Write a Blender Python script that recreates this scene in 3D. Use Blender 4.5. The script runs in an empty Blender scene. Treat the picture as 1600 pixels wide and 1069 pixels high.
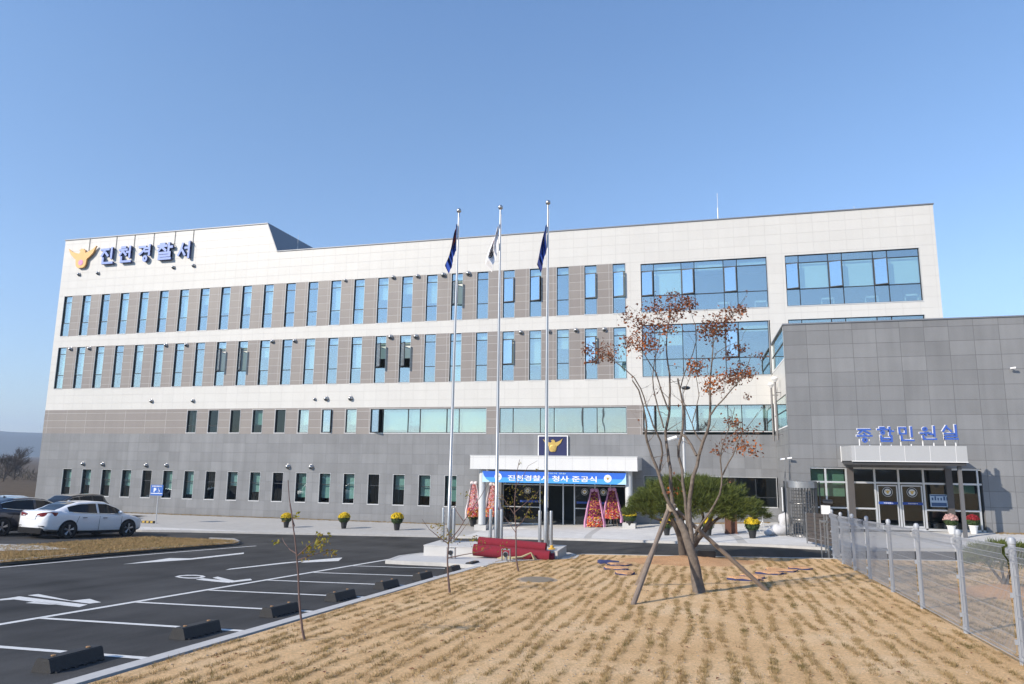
import bpy, bmesh, math, random
import numpy as np
from mathutils import Vector, Matrix, Euler

# ------------------------------------------------------------------ camera, sky, sun, exposure
S = bpy.context.scene
C = S.collection
R = math.radians
cam_d = bpy.data.cameras.new("camera")
cam_d.sensor_width = 36.0
cam_d.sensor_fit = 'HORIZONTAL'
cam_d.lens = 1100.9034 / 1600.0 * 36.0
cam_d.clip_start = 0.1
cam_d.clip_end = 12000.0
cam = bpy.data.objects.new("camera", cam_d)
C.objects.link(cam)
S.camera = cam
_p, _r, _y = R(9.502806), R(-0.655498), R(14.906387)
_m = Matrix.Rotation(_y, 4, 'Z') @ Matrix.Rotation(R(90) + _p, 4, 'X') @ Matrix.Rotation(-_r, 4, 'Z')
cam.matrix_world = Matrix.Translation((0, 0, 3.89)) @ _m

SUN = Vector((-2.28, -2.40, 1.94)).normalized()      # towards the sun
SUN_EL = math.asin(SUN.z)
SUN_ROT = math.atan2(SUN.x, SUN.y)
W = bpy.data.worlds.new("World")
S.world = W
W.use_nodes = True
wn = W.node_tree
sky = wn.nodes.new('ShaderNodeTexSky')
sky.sky_type = 'NISHITA'
sky.sun_disc = False
sky.sun_elevation = SUN_EL
sky.sun_rotation = SUN_ROT
sky.altitude = 0.0
sky.air_density = 1.0
sky.dust_density = 0.0
sky.ozone_density = 2.0
# the low sky is greyer and dimmer than the zenith: a dusty autumn horizon
w_tc = wn.nodes.new('ShaderNodeTexCoord'); w_sp = wn.nodes.new('ShaderNodeSeparateXYZ'); w_rp = wn.nodes.new('ShaderNodeValToRGB'); w_mx = wn.nodes.new('ShaderNodeMix')
w_mx.data_type = 'RGBA'; w_mx.blend_type = 'MULTIPLY'; w_mx.inputs[0].default_value = 1.0
wn.links.new(w_tc.outputs['Generated'], w_sp.inputs[0]); wn.links.new(w_sp.outputs[2], w_rp.inputs[0])
w_el = w_rp.color_ramp.elements
for i_, (p_, c_) in enumerate(((0.0, (0.70, 0.73, 0.83)), (0.07, (0.73, 0.76, 0.86)), (0.22, (0.92, 0.96, 1.04)), (0.45, (0.98, 1.07, 1.15)), (0.75, (0.95, 1.14, 1.32)))):
    e_ = w_el[i_] if i_ < 2 else w_el.new(p_)
    e_.position = p_; e_.color = (*c_, 1)
wn.links.new(sky.outputs[0], w_mx.inputs[6]); wn.links.new(w_rp.outputs[0], w_mx.inputs[7])
wn.links.new(w_mx.outputs[2], wn.nodes['Background'].inputs[0])
wn.nodes['Background'].inputs[1].default_value = 0.15
sun_d = bpy.data.lights.new("sun", 'SUN')
sun_d.energy = 4.9
sun_d.angle = R(0.55)
sun_d.color = (1.0, 0.90, 0.77)
sun = bpy.data.objects.new("sun", sun_d)
C.objects.link(sun)
sun.rotation_euler = (-SUN).to_track_quat('-Z', 'Y').to_euler()
sun.location = (-30, -30, 60)
S.view_settings.view_transform = 'Standard'
S.view_settings.look = 'None'
S.view_settings.gamma = 1.0
S.view_settings.exposure = 0.36
S.render.engine = 'CYCLES'
S.cycles.max_bounces = 6
S.cycles.transparent_max_bounces = 12
S.cycles.caustics_reflective = False
S.cycles.caustics_refractive = False

# ------------------------------------------------------------------ helpers
def gh(x, y):
    """height of the ground at (x, y)"""
    y = max(y, -14.0)
    t = min(1.0, max(0.0, (x + 12.0) / 23.0))
    zl = 1.75 - 0.055 * y if y < 30.0 else max(0.0, 0.10 - (y - 30.0) * 0.025)
    zr = 1.85 - 0.038 * y if y < 26.0 else 0.862 + min(y - 26.0, 9.4) * 0.02
    return (1 - t) * zl + t * zr

RN = random.Random(7)

class MB:
    def __init__(s):
        s.v = []; s.f = []; s.m = []
    def add(s, vs, fs, mi=0):
        o = len(s.v)
        s.v.extend([tuple(p) for p in vs])
        s.f.extend([tuple(i + o for i in f) for f in fs])
        s.m.extend([mi] * len(fs))
        return s
    def box(s, x0, x1, y0, y1, z0, z1, mi=0):
        return s.add([(x0,y0,z0),(x1,y0,z0),(x1,y1,z0),(x0,y1,z0),(x0,y0,z1),(x1,y0,z1),(x1,y1,z1),(x0,y1,z1)],
                     [(0,3,2,1),(4,5,6,7),(0,1,5,4),(1,2,6,5),(2,3,7,6),(3,0,4,7)], mi)
    def quad(s, a, b, c, d, mi=0):
        return s.add([a, b, c, d], [(0, 1, 2, 3)], mi)
    def prism(s, pts, axis, a0, a1, mi=0, taper=1.0):
        """2D outline (counter-clockwise) extruded along an axis"""
        n = len(pts)
        cx = sum(p[0] for p in pts) / n; cy = sum(p[1] for p in pts) / n
        def P(p, a, k=1.0):
            u, w = cx + (p[0] - cx) * k, cy + (p[1] - cy) * k
            return {'x': (a, u, w), 'y': (u, a, w), 'z': (u, w, a)}[axis]
        vs = [P(p, a0) for p in pts] + [P(p, a1, taper) for p in pts]
        fs = [tuple(range(n)), tuple(range(2 * n - 1, n - 1, -1))]
        fs += [(i, (i + 1) % n, n + (i + 1) % n, n + i) for i in range(n)]
        return s.add(vs, fs, mi)
    def tube(s, pts, rads, n=8, mi=0, cap=True):
        pts = [Vector(p) for p in pts]
        if not hasattr(rads, '__len__'): rads = [rads] * len(pts)
        vs = []; fs = []
        prev = None
        for i, p in enumerate(pts):
            d = (pts[min(i + 1, len(pts) - 1)] - pts[max(i - 1, 0)])
            d = d.normalized() if d.length > 1e-9 else Vector((0, 0, 1))
            if prev is None:
                a = d.orthogonal().normalized()
            else:
                a = (prev - d * prev.dot(d))
                a = a.normalized() if a.length > 1e-6 else d.orthogonal().normalized()
            prev = a
            b = d.cross(a)
            for k in range(n):
                t = 2 * math.pi * k / n
                vs.append(p + (a * math.cos(t) + b * math.sin(t)) * rads[i])
        for i in range(len(pts) - 1):
            for k in range(n):
                k2 = (k + 1) % n
                fs.append((i * n + k, i * n + k2, (i + 1) * n + k2, (i + 1) * n + k))
        if cap:
            fs.append(tuple(range(n - 1, -1, -1)))
            fs.append(tuple(range((len(pts) - 1) * n, len(pts) * n)))
        return s.add(vs, fs, mi)
    def lathe(s, prof, c, n=16, mi=0, axis='z'):
        """(radius, height) profile turned about an axis through c"""
        vs = []; fs = []
        for r, h in prof:
            for k in range(n):
                t = 2 * math.pi * k / n
                a, b = r * math.cos(t), r * math.sin(t)
                vs.append({'z': (c[0] + a, c[1] + b, c[2] + h), 'y': (c[0] + a, c[1] + h, c[2] + b), 'x': (c[0] + h, c[1] + a, c[2] + b)}[axis])
        for i in range(len(prof) - 1):
            for k in range(n):
                k2 = (k + 1) % n
                fs.append((i * n + k, i * n + k2, (i + 1) * n + k2, (i + 1) * n + k))
        fs.append(tuple(range(n - 1, -1, -1)))
        fs.append(tuple(range((len(prof) - 1) * n, len(prof) * n)))
        return s.add(vs, fs, mi)
    def ball(s, c, r, n=12, m=8, mi=0, sq=(1, 1, 1)):
        prof = [(max(1e-4, r * math.sin(math.pi * i / m)), -r * math.cos(math.pi * i / m)) for i in range(m + 1)]
        o = len(s.v)
        s.lathe(prof, (0, 0, 0), n, mi)
        for i in range(o, len(s.v)):
            p = s.v[i]; s.v[i] = (c[0] + p[0] * sq[0], c[1] + p[1] * sq[1], c[2] + p[2] * sq[2])
        return s
    def build(s, name, mats, parent=None, smooth=False, local=False, fix=True):
        if not isinstance(mats, (list, tuple)): mats = [mats]
        me = bpy.data.meshes.new(name)
        off = Vector((0, 0, 0))
        if parent is not None and not local:
            off = world_loc(parent)
        me.from_pydata([(p[0] - off.x, p[1] - off.y, p[2] - off.z) for p in s.v], [], s.f)
        for m in mats: me.materials.append(m)
        if len(mats) > 1: me.polygons.foreach_set('material_index', s.m)
        if fix:
            bm = bmesh.new(); bm.from_mesh(me)
            bmesh.ops.recalc_face_normals(bm, faces=bm.faces)
            bm.to_mesh(me); bm.free()
        if smooth:
            me.polygons.foreach_set('use_smooth', [True] * len(me.polygons))
        me.update()
        o = bpy.data.objects.new(name, me)
        C.objects.link(o)
        if parent is not None: o.parent = parent
        return o

def world_loc(o):
    v = Vector(o.location)
    while o.parent is not None:
        o = o.parent; v += o.location
    return v

def auto_smooth(o, deg=35):
    me = o.data
    me.polygons.foreach_set('use_smooth', [True] * len(me.polygons))
    bm = bmesh.new(); bm.from_mesh(me)
    for e in bm.edges:
        if len(e.link_faces) == 2 and e.calc_face_angle(0) > R(deg): e.smooth = False
    bm.to_mesh(me); bm.free()

def tag(o, label, cat, group=None):
    o['label'] = label; o['category'] = cat
    if group: o['group'] = group
    return o
def kind(o, k):
    o['kind'] = k
    return o
def thing(name, label, cat, loc=(0, 0, 0), group=None, rz=0.0):
    o = bpy.data.objects.new(name, None); C.objects.link(o)
    o.location = loc; o.rotation_euler = (0, 0, rz); o.empty_display_size = 0.3
    return tag(o, label, cat, group)
def copy_tree(o, parent=None):
    c = o.copy(); C.objects.link(c)
    if parent is not None: c.parent = parent
    for ch in [q for q in list(bpy.data.objects) if q.parent == o]: copy_tree(ch, c)
    return c
def ordinal(i): return ['first', 'second', 'third', 'fourth', 'fifth', 'sixth', 'seventh', 'eighth', 'ninth', 'tenth'][i]

# ------------------------------------------------------------------ materials
def node_mat(name):
    m = bpy.data.materials.new(name); m.use_nodes = True
    nt = m.node_tree
    return m, nt, nt.nodes['Principled BSDF']
def N(nt, t, **kw):
    n = nt.nodes.new(t)
    for k, v in kw.items(): setattr(n, k, v)
    return n
def mat(name, col, rough=0.6, metal=0.0, var=0.12, scale=3.0, bump=0.0, bscale=40.0, spec=0.5, coat=0.0):
    m, nt, b = node_mat(name)
    b.inputs['Roughness'].default_value = rough
    b.inputs['Metallic'].default_value = metal
    b.inputs['Specular IOR Level'].default_value = spec
    b.inputs['Coat Weight'].default_value = coat
    tc = N(nt, 'ShaderNodeTexCoord')
    no = N(nt, 'ShaderNodeTexNoise'); no.inputs['Scale'].default_value = scale; no.inputs['Detail'].default_value = 6
    nt.links.new(tc.outputs['Object'], no.inputs['Vector'])
    mx = N(nt, 'ShaderNodeMix', data_type='RGBA')
    mx.inputs[6].default_value = (*[c * (1 - var) for c in col], 1); mx.inputs[7].default_value = (*[min(1, c * (1 + var)) for c in col], 1)
    nt.links.new(no.outputs['Fac'], mx.inputs[0])
    nt.links.new(mx.outputs[2], b.inputs['Base Color'])
    if bump > 0:
        n2 = N(nt, 'ShaderNodeTexNoise'); n2.inputs['Scale'].default_value = bscale; n2.inputs['Detail'].default_value = 8
        nt.links.new(tc.outputs['Object'], n2.inputs['Vector'])
        bp = N(nt, 'ShaderNodeBump'); bp.inputs['Strength'].default_value = bump; bp.inputs['Distance'].default_value = 0.02
        nt.links.new(n2.outputs['Fac'], bp.inputs['Height']); nt.links.new(bp.outputs[0], b.inputs['Normal'])
    return m
def panel_mat(name, c1, c2, mortar, w, h, ms, rough=0.5, ox=0.0, oz=0.0, stain=0.1, speck=0.0, offset=0.0):
    """cladding panels with open joints; u runs along the wall, v is the height"""
    m, nt, b = node_mat(name)
    b.inputs['Roughness'].default_value = rough
    tc = N(nt, 'ShaderNodeTexCoord'); sp = N(nt, 'ShaderNodeSeparateXYZ')
    nt.links.new(tc.outputs['Object'], sp.inputs[0])
    ad = N(nt, 'ShaderNodeMath', operation='ADD'); nt.links.new(sp.outputs[0], ad.inputs[0]); nt.links.new(sp.outputs[1], ad.inputs[1])
    a2 = N(nt, 'ShaderNodeMath', operation='ADD'); nt.links.new(ad.outputs[0], a2.inputs[0]); a2.inputs[1].default_value = ox
    a3 = N(nt, 'ShaderNodeMath', operation='ADD'); nt.links.new(sp.outputs[2], a3.inputs[0]); a3.inputs[1].default_value = oz
    cb = N(nt, 'ShaderNodeCombineXYZ'); nt.links.new(a2.outputs[0], cb.inputs[0]); nt.links.new(a3.outputs[0], cb.inputs[1])
    br = N(nt, 'ShaderNodeTexBrick'); br.offset = offset; br.squash = 1.0
    br.inputs['Scale'].default_value = 1.0
    br.inputs['Color1'].default_value = (*c1, 1); br.inputs['Color2'].default_value = (*c2, 1); br.inputs['Mortar'].default_value = (*mortar, 1)
    br.inputs['Mortar Size'].default_value = ms; br.inputs['Mortar Smooth'].default_value = 0.1
    br.inputs['Brick Width'].default_value = w; br.inputs['Row Height'].default_value = h
    nt.links.new(cb.outputs[0], br.inputs['Vector'])
    no = N(nt, 'ShaderNodeTexNoise'); no.inputs['Scale'].default_value = 0.35; no.inputs['Detail'].default_value = 7; no.inputs['Roughness'].default_value = 0.65
    nt.links.new(tc.outputs['Object'], no.inputs['Vector'])
    mr = N(nt, 'ShaderNodeMapRange'); mr.inputs[1].default_value = 0.34; mr.inputs[2].default_value = 0.66
    mr.inputs[3].default_value = 1 - stain; mr.inputs[4].default_value = 1 + stain
    mp = N(nt, 'ShaderNodeMapping'); mp.inputs['Scale'].default_value = (2.6, 2.6, 0.22); nt.links.new(tc.outputs['Object'], mp.inputs[0])
    ns = N(nt, 'ShaderNodeTexNoise'); ns.inputs['Scale'].default_value = 1.0; ns.inputs['Detail'].default_value = 5; nt.links.new(mp.outputs[0], ns.inputs['Vector'])
    av = N(nt, 'ShaderNodeMix'); av.inputs[0].default_value = 0.45
    nt.links.new(no.outputs['Fac'], av.inputs[2]); nt.links.new(ns.outputs['Fac'], av.inputs[3])
    nt.links.new(av.outputs[0], mr.inputs[0])
    vm = N(nt, 'ShaderNodeVectorMath', operation='SCALE')
    nt.links.new(br.outputs['Color'], vm.inputs[0]); nt.links.new(mr.outputs[0], vm.inputs['Scale'])
    last = vm
    if speck:
        n2 = N(nt, 'ShaderNodeTexNoise'); n2.inputs['Scale'].default_value = 55; n2.inputs['Detail'].default_value = 4
        nt.links.new(tc.outputs['Object'], n2.inputs['Vector'])
        m2 = N(nt, 'ShaderNodeMapRange'); m2.inputs[1].default_value = 0.3; m2.inputs[2].default_value = 0.7
        m2.inputs[3].default_value = 1 - speck; m2.inputs[4].default_value = 1 + speck
        nt.links.new(n2.outputs['Fac'], m2.inputs[0])
        v2 = N(nt, 'ShaderNodeVectorMath', operation='SCALE')
        nt.links.new(vm.outputs[0], v2.inputs[0]); nt.links.new(m2.outputs[0], v2.inputs['Scale'])
        last = v2
    nt.links.new(last.outputs[0], b.inputs['Base Color'])
    bp = N(nt, 'ShaderNodeBump'); bp.inputs['Strength'].default_value = 0.5; bp.inputs['Distance'].default_value = 0.01; bp.invert = True
    nt.links.new(br.outputs['Fac'], bp.inputs['Height']); nt.links.new(bp.outputs[0], b.inputs['Normal'])
    return m
def glass_mat(name, tint, refl=(0.85, 0.95, 1.0), base=0.28, wav=0.02):
    m, nt, b = node_mat(name)
    nt.nodes.remove(b)
    out = nt.nodes['Material Output']
    tr = N(nt, 'ShaderNodeBsdfTransparent'); tr.inputs[0].default_value = (*tint, 1)
    gl = N(nt, 'ShaderNodeBsdfGlossy'); gl.inputs[0].default_value = (*refl, 1); gl.inputs['Roughness'].default_value = 0.015
    fr0 = N(nt, 'ShaderNodeLayerWeight'); fr0.inputs[0].default_value = 0.5
    fr = N(nt, 'ShaderNodeMath', operation='POWER'); fr.inputs[1].default_value = 4.5
    nt.links.new(fr0.outputs['Facing'], fr.inputs[0])
    mr = N(nt, 'ShaderNodeMapRange'); mr.inputs[1].default_value = 0.0; mr.inputs[2].default_value = 1.0; mr.inputs[3].default_value = base; mr.inputs[4].default_value = 1.0
    nt.links.new(fr.outputs[0], mr.inputs[0])
    if wav:
        tc = N(nt, 'ShaderNodeTexCoord'); no = N(nt, 'ShaderNodeTexNoise'); no.inputs['Scale'].default_value = 0.9; no.inputs['Detail'].default_value = 1
        nt.links.new(tc.outputs['Object'], no.inputs['Vector'])
        bp = N(nt, 'ShaderNodeBump'); bp.inputs['Strength'].default_value = wav; bp.inputs['Distance'].default_value = 0.3
        nt.links.new(no.outputs['Fac'], bp.inputs['Height']); nt.links.new(bp.outputs[0], gl.inputs['Normal'])
    mx = N(nt, 'ShaderNodeMixShader')
    nt.links.new(mr.outputs[0], mx.inputs[0]); nt.links.new(tr.outputs[0], mx.inputs[1]); nt.links.new(gl.outputs[0], mx.inputs[2])
    nt.links.new(mx.outputs[0], out.inputs[0])
    return m
def leaf_mat(name, cols, rough=0.7, trans=0.25, scale=1.7):
    """leaves: colour differs from clump to clump and leaf to leaf"""
    m, nt, b = node_mat(name)
    b.inputs['Roughness'].default_value = rough
    tc = N(nt, 'ShaderNodeTexCoord')
    no = N(nt, 'ShaderNodeTexNoise'); no.inputs['Scale'].default_value = scale; no.inputs['Detail'].default_value = 8; no.inputs['Roughness'].default_value = 0.8
    nt.links.new(tc.outputs['Object'], no.inputs['Vector'])
    rp = N(nt, 'ShaderNodeValToRGB')
    el = rp.color_ramp.elements
    for i, c in enumerate(cols):
        pos = 0.3 + 0.4 * i / max(1, len(cols) - 1)
        e = el[i] if i < 2 else el.new(pos)
        e.position = pos; e.color = (*c, 1)
    nt.links.new(no.outputs['Fac'], rp.inputs[0])
    nt.links.new(rp.outputs[0], b.inputs['Base Color'])
    tl = N(nt, 'ShaderNodeBsdfTranslucent'); nt.links.new(rp.outputs[0], tl.inputs[0])
    mx = N(nt, 'ShaderNodeMixShader'); mx.inputs[0].default_value = trans
    out = nt.nodes['Material Output']
    nt.links.new(b.outputs[0], mx.inputs[1]); nt.links.new(tl.outputs[0], mx.inputs[2]); nt.links.new(mx.outputs[0], out.inputs[0])
    return m

M = {}
M['steel'] = mat('brushed_steel', (0.46, 0.46, 0.46), 0.36, 0.9, 0.08, 8)
M['steel_dark'] = mat('dark_steel', (0.20, 0.20, 0.20), 0.4, 0.85, 0.1, 8)
M['alu'] = mat('aluminium', (0.60, 0.61, 0.62), 0.4, 0.5, 0.05)
M['alu_light'] = mat('pale_aluminium', (0.58, 0.59, 0.59), 0.45, 0.2, 0.04)
M['frame_dark'] = mat('dark_frame', (0.035, 0.04, 0.045), 0.45, 0.3, 0.1)
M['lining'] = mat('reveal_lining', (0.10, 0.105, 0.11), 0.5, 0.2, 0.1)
M['black'] = mat('black_rubber', (0.018, 0.018, 0.019), 0.75, 0.0, 0.3, 12, 0.3, 60)
M['black_gloss'] = mat('black_plastic', (0.015, 0.015, 0.016), 0.35, 0.0, 0.1)
M['white_paint'] = mat('white_paint', (0.78, 0.78, 0.77), 0.45, 0.0, 0.03)
M['fence_grey'] = mat('grey_fence_paint', (0.34, 0.36, 0.39), 0.5, 0.1, 0.06)
M['blind'] = mat('roller_blind', (0.78, 0.82, 0.76), 0.9, 0.0, 0.06)
M['blind_b'] = mat('cream_blind', (0.74, 0.72, 0.62), 0.9, 0.0, 0.06)
M['blind_c'] = mat('grey_green_blind', (0.50, 0.60, 0.54), 0.9, 0.0, 0.06)
M['blind_d'] = mat('white_blind', (0.86, 0.87, 0.85), 0.9, 0.0, 0.05)
M['inside'] = mat('room_wall', (0.50, 0.52, 0.50), 0.9, 0.0, 0.1)
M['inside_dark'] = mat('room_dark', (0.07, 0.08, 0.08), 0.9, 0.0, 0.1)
M['glass'] = glass_mat('coated_glass', (0.64, 0.86, 0.84), (0.90, 1.0, 1.0), base=0.50)
M['glass_sash'] = glass_mat('sash_glass', (0.45, 0.62, 0.66), (0.78, 0.92, 1.0), base=0.65)
M['glass_low'] = glass_mat('dark_glass', (0.40, 0.55, 0.54), base=0.07)
M['glass_door'] = glass_mat('door_glass', (0.42, 0.46, 0.45), (0.9, 0.95, 1.0), base=0.05)
M['wood'] = mat('weathered_wood', (0.20, 0.155, 0.12), 0.85, 0.0, 0.35, 9, 0.4, 30)
M['concrete'] = mat('concrete', (0.50, 0.49, 0.47), 0.85, 0.0, 0.12, 2.5, 0.25, 50)
M['stone_pave'] = panel_mat('paving_blocks', (0.52, 0.515, 0.50), (0.58, 0.57, 0.55), (0.40, 0.39, 0.37), 0.6, 0.3, 0.008, 0.85)

def text_mesh(body, size, extrude, bold=0.0, space=1.0, bevel=0.0):
    cu = bpy.data.curves.new('lettering', 'FONT')
    cu.body = body; cu.size = size; cu.extrude = extrude; cu.offset = bold
    cu.align_x = 'CENTER'; cu.align_y = 'CENTER'; cu.space_character = space
    cu.resolution_u = 3
    o = bpy.data.objects.new('lettering', cu); C.objects.link(o)
    dg = bpy.context.evaluated_depsgraph_get()
    me = bpy.data.meshes.new_from_object(o.evaluated_get(dg))
    bpy.data.objects.remove(o); bpy.data.curves.remove(cu)
    xs = [v.co.x for v in me.vertices]; ys = [v.co.y for v in me.vertices]
    if xs:
        cx, cy = (min(xs) + max(xs)) / 2, (min(ys) + max(ys)) / 2
        for v in me.vertices: v.co.x -= cx; v.co.y -= cy
    return me
def put_text(name, body, w, h, depth, pos, m, parent=None, bold=0.0, m_side=None):
    """lettering standing on a wall that faces -y: width w, height h, centre pos"""
    me = text_mesh(body, 1.0, depth / 2, bold)
    xs = [v.co.x for v in me.vertices]; ys = [v.co.y for v in me.vertices]
    sx = w / (max(xs) - min(xs)); sz = h / (max(ys) - min(ys))
    off = world_loc(parent) if parent is not None else Vector((0, 0, 0))
    for v in me.vertices:
        x, y, z = v.co
        v.co = (pos[0] + x * sx - off.x, pos[1] - z - off.y, pos[2] + y * sz - off.z)
    me.update()
    me.materials.clear(); me.materials.append(m)
    if m_side is not None:
        me.materials.append(m_side)
        for p in me.polygons:
            if abs(p.normal.y) < .6: p.material_index = 1
    o = bpy.data.objects.new(name, me); C.objects.link(o)
    if parent is not None: o.parent = parent
    return o

HANGUL = {   # strokes in a unit square; a three-number entry is a ring (x, y, radius)
 '진': [(.03,.94,.60,.94),(.33,.94,.06,.50),(.35,.76,.60,.50),(.86,.99,.86,.38),(.20,.36,.20,.06),(.20,.06,.96,.06)],
 '천': [(.20,.99,.46,.99),(.04,.83,.60,.83),(.33,.83,.05,.46),(.35,.70,.60,.46),(.87,.99,.87,.34),(.64,.66,.87,.66),(.22,.34,.22,.06),(.22,.06,.96,.06)],
 '경': [(.05,.92,.52,.92),(.52,.92,.42,.68),(.42,.68,.08,.46),(.88,.99,.88,.42),(.58,.82,.88,.82),(.56,.63,.88,.63),(.58,.20,.20)],
 '찰': [(.19,.99,.43,.99),(.03,.86,.58,.86),(.30,.86,.03,.55),(.32,.76,.58,.55),(.76,.99,.76,.50),(.76,.77,.98,.77),(.14,.41,.86,.41),(.86,.41,.86,.23),(.14,.23,.86,.23),(.14,.23,.14,.05),(.14,.05,.90,.05)],
 '서': [(.36,.95,.24,.50),(.24,.50,.04,.15),(.28,.58,.60,.15),(.88,.99,.88,.01),(.60,.62,.88,.62)],
 '종': [(.10,.95,.90,.95),(.50,.95,.10,.66),(.50,.86,.90,.66),(.50,.64,.50,.50),(.02,.49,.98,.49),(.50,.19,.19)],
 '합': [(.18,.99,.42,.99),(.02,.86,.60,.86),(.31,.64,.15),(.76,.99,.76,.46),(.76,.74,.98,.74),(.19,.40,.19,.05),(.85,.40,.85,.05),(.19,.23,.85,.23),(.19,.05,.85,.05)],
 '민': [(.08,.95,.50,.95),(.08,.53,.50,.53),(.08,.95,.08,.53),(.50,.95,.50,.53),(.87,.99,.87,.34),(.20,.36,.20,.06),(.20,.06,.96,.06)],
 '원': [(.31,.80,.17),(.02,.51,.64,.51),(.36,.51,.36,.34),(.88,.99,.88,.28),(.62,.42,.88,.42),(.18,.30,.18,.06),(.18,.06,.95,.06)],
 '실': [(.30,.97,.04,.56),(.30,.84,.58,.56),(.86,.99,.86,.50),(.14,.41,.86,.41),(.86,.41,.86,.23),(.14,.23,.86,.23),(.14,.23,.14,.05),(.14,.05,.92,.05)]}
def hangul(ch, x0, z0, w, h, yf, depth, thick=.125, mi_side=1):
    mb = MB(); t = thick * min(w, h) / 2
    for k, s in enumerate(HANGUL[ch]):
        y = yf - .0025 * k; yb = yf + depth + .0025 * k
        if len(s) == 3:
            cx, cz, rx, rz = x0 + s[0] * w, z0 + s[1] * h, s[2] * w, s[2] * h; n = 26; vs = []
            for r_, yy in ((0, y), (1, y), (0, yb), (1, yb)):
                for q in range(n):
                    a = 2 * math.pi * q / n; vs.append((cx + math.cos(a) * (rx - (2 * t if r_ else 0)), yy, cz + math.sin(a) * (rz - (2 * t if r_ else 0))))
            for a, b, m_ in ((0, 1, 0), (2, 3, 1), (0, 2, 1), (1, 3, 1)):
                mb.add([], [], 0); o = 0
                mb.f += [(len(mb.v) + a * n + q, len(mb.v) + a * n + (q + 1) % n, len(mb.v) + b * n + (q + 1) % n, len(mb.v) + b * n + q) for q in range(n)]; mb.m += [m_] * n
            mb.v += vs
        else:
            a = Vector((x0 + s[0] * w, z0 + s[1] * h)); b = Vector((x0 + s[2] * w, z0 + s[3] * h)); d = (b - a).normalized(); nn = Vector((-d.y, d.x)) * t
            e = t if abs(d.x) < .01 or abs(d.y) < .01 else t * .3
            a, b = a - d * e, b + d * e; o = len(mb.f)
            mb.prism([(p.x, p.y) for p in (a - nn, b - nn, b + nn, a + nn)], 'y', y, yb, mi_side); mb.m[o] = 0
    return mb

EAGLE = [(-1.0, .78), (-.80, .34), (-.55, .05), (-.40, -.08), (-.36, -.45), (-.30, -.62), (-.18, -.72), (.18, -.72), (.30, -.62), (.36, -.45), (.40, -.08), (.55, .05), (.80, .34), (1.0, .85),
         (.72, .60), (.45, .45), (.24, .38), (.22, .55), (.10, .70), (-.05, .72), (-.20, .60), (-.10, .50), (-.20, .36), (-.45, .42), (-.72, .55)]
# ------------------------------------------------------------------ ground, roads, markings
def drape(name, poly, dz, m, step=1.0, fn=gh):
    bm = bmesh.new()
    f = bm.faces.new([bm.verts.new((p[0], p[1], 0)) for p in poly])
    bmesh.ops.triangulate(bm, faces=[f])
    xs = [p[0] for p in poly]; ys = [p[1] for p in poly]
    for ax, lo, hi in ((0, min(xs), max(xs)), (1, min(ys), max(ys))):
        k = math.ceil(lo / step) * step
        while k < hi:
            co = [0, 0, 0]; co[ax] = k; no = [0, 0, 0]; no[ax] = 1
            bmesh.ops.bisect_plane(bm, geom=bm.verts[:] + bm.edges[:] + bm.faces[:], plane_co=co, plane_no=no)
            k += step
    for v in bm.verts: v.co.z = fn(v.co.x, v.co.y) + dz
    bmesh.ops.recalc_face_normals(bm, faces=bm.faces)
    if sum(f.normal.z for f in bm.faces) < 0: bmesh.ops.reverse_faces(bm, faces=bm.faces)
    me = bpy.data.meshes.new(name); bm.to_mesh(me); bm.free()
    me.materials.append(m)
    o = bpy.data.objects.new(name, me); C.objects.link(o)
    return o
def dense(pts, step=0.8):
    out = []
    for a, b in zip(pts, pts[1:]):
        n = max(1, int(math.dist(a, b) / step))
        out += [(a[0] + (b[0] - a[0]) * i / n, a[1] + (b[1] - a[1]) * i / n) for i in range(n)]
    return out + [pts[-1]]
def kerb(name, pts, w, m, top=0.02, low=-0.16):
    """a kerb stone of width w to the left of the line pts"""
    pts = dense(pts)
    mb = MB(); vs = []
    for i, p in enumerate(pts):
        a = pts[max(0, i - 1)]; b = pts[min(len(pts) - 1, i + 1)]
        d = Vector((b[0] - a[0], b[1] - a[1])).normalized(); n = Vector((-d.y, d.x))
        q = (p[0] + n.x * w, p[1] + n.y * w)
        z, z2 = gh(*p), gh(*q)
        r = 0.02
        p2 = (p[0] + n.x * r, p[1] + n.y * r)
        vs += [(p[0], p[1], z + low), (p[0], p[1], z + top - r), (p2[0], p2[1], z + top), (q[0], q[1], z2 + top), (q[0], q[1], z2 + low)]
    fs = []
    for i in range(len(pts) - 1):
        for k in range(4):
            fs.append((i * 5 + k, i * 5 + k + 1, i * 5 + k + 6, i * 5 + k + 5))
    fs += [(0, 1, 2, 3, 4), tuple(range(len(vs) - 1, len(vs) - 6, -1))]
    mb.add(vs, fs)
    return kind(mb.build(name, m), 'structure')

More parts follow.
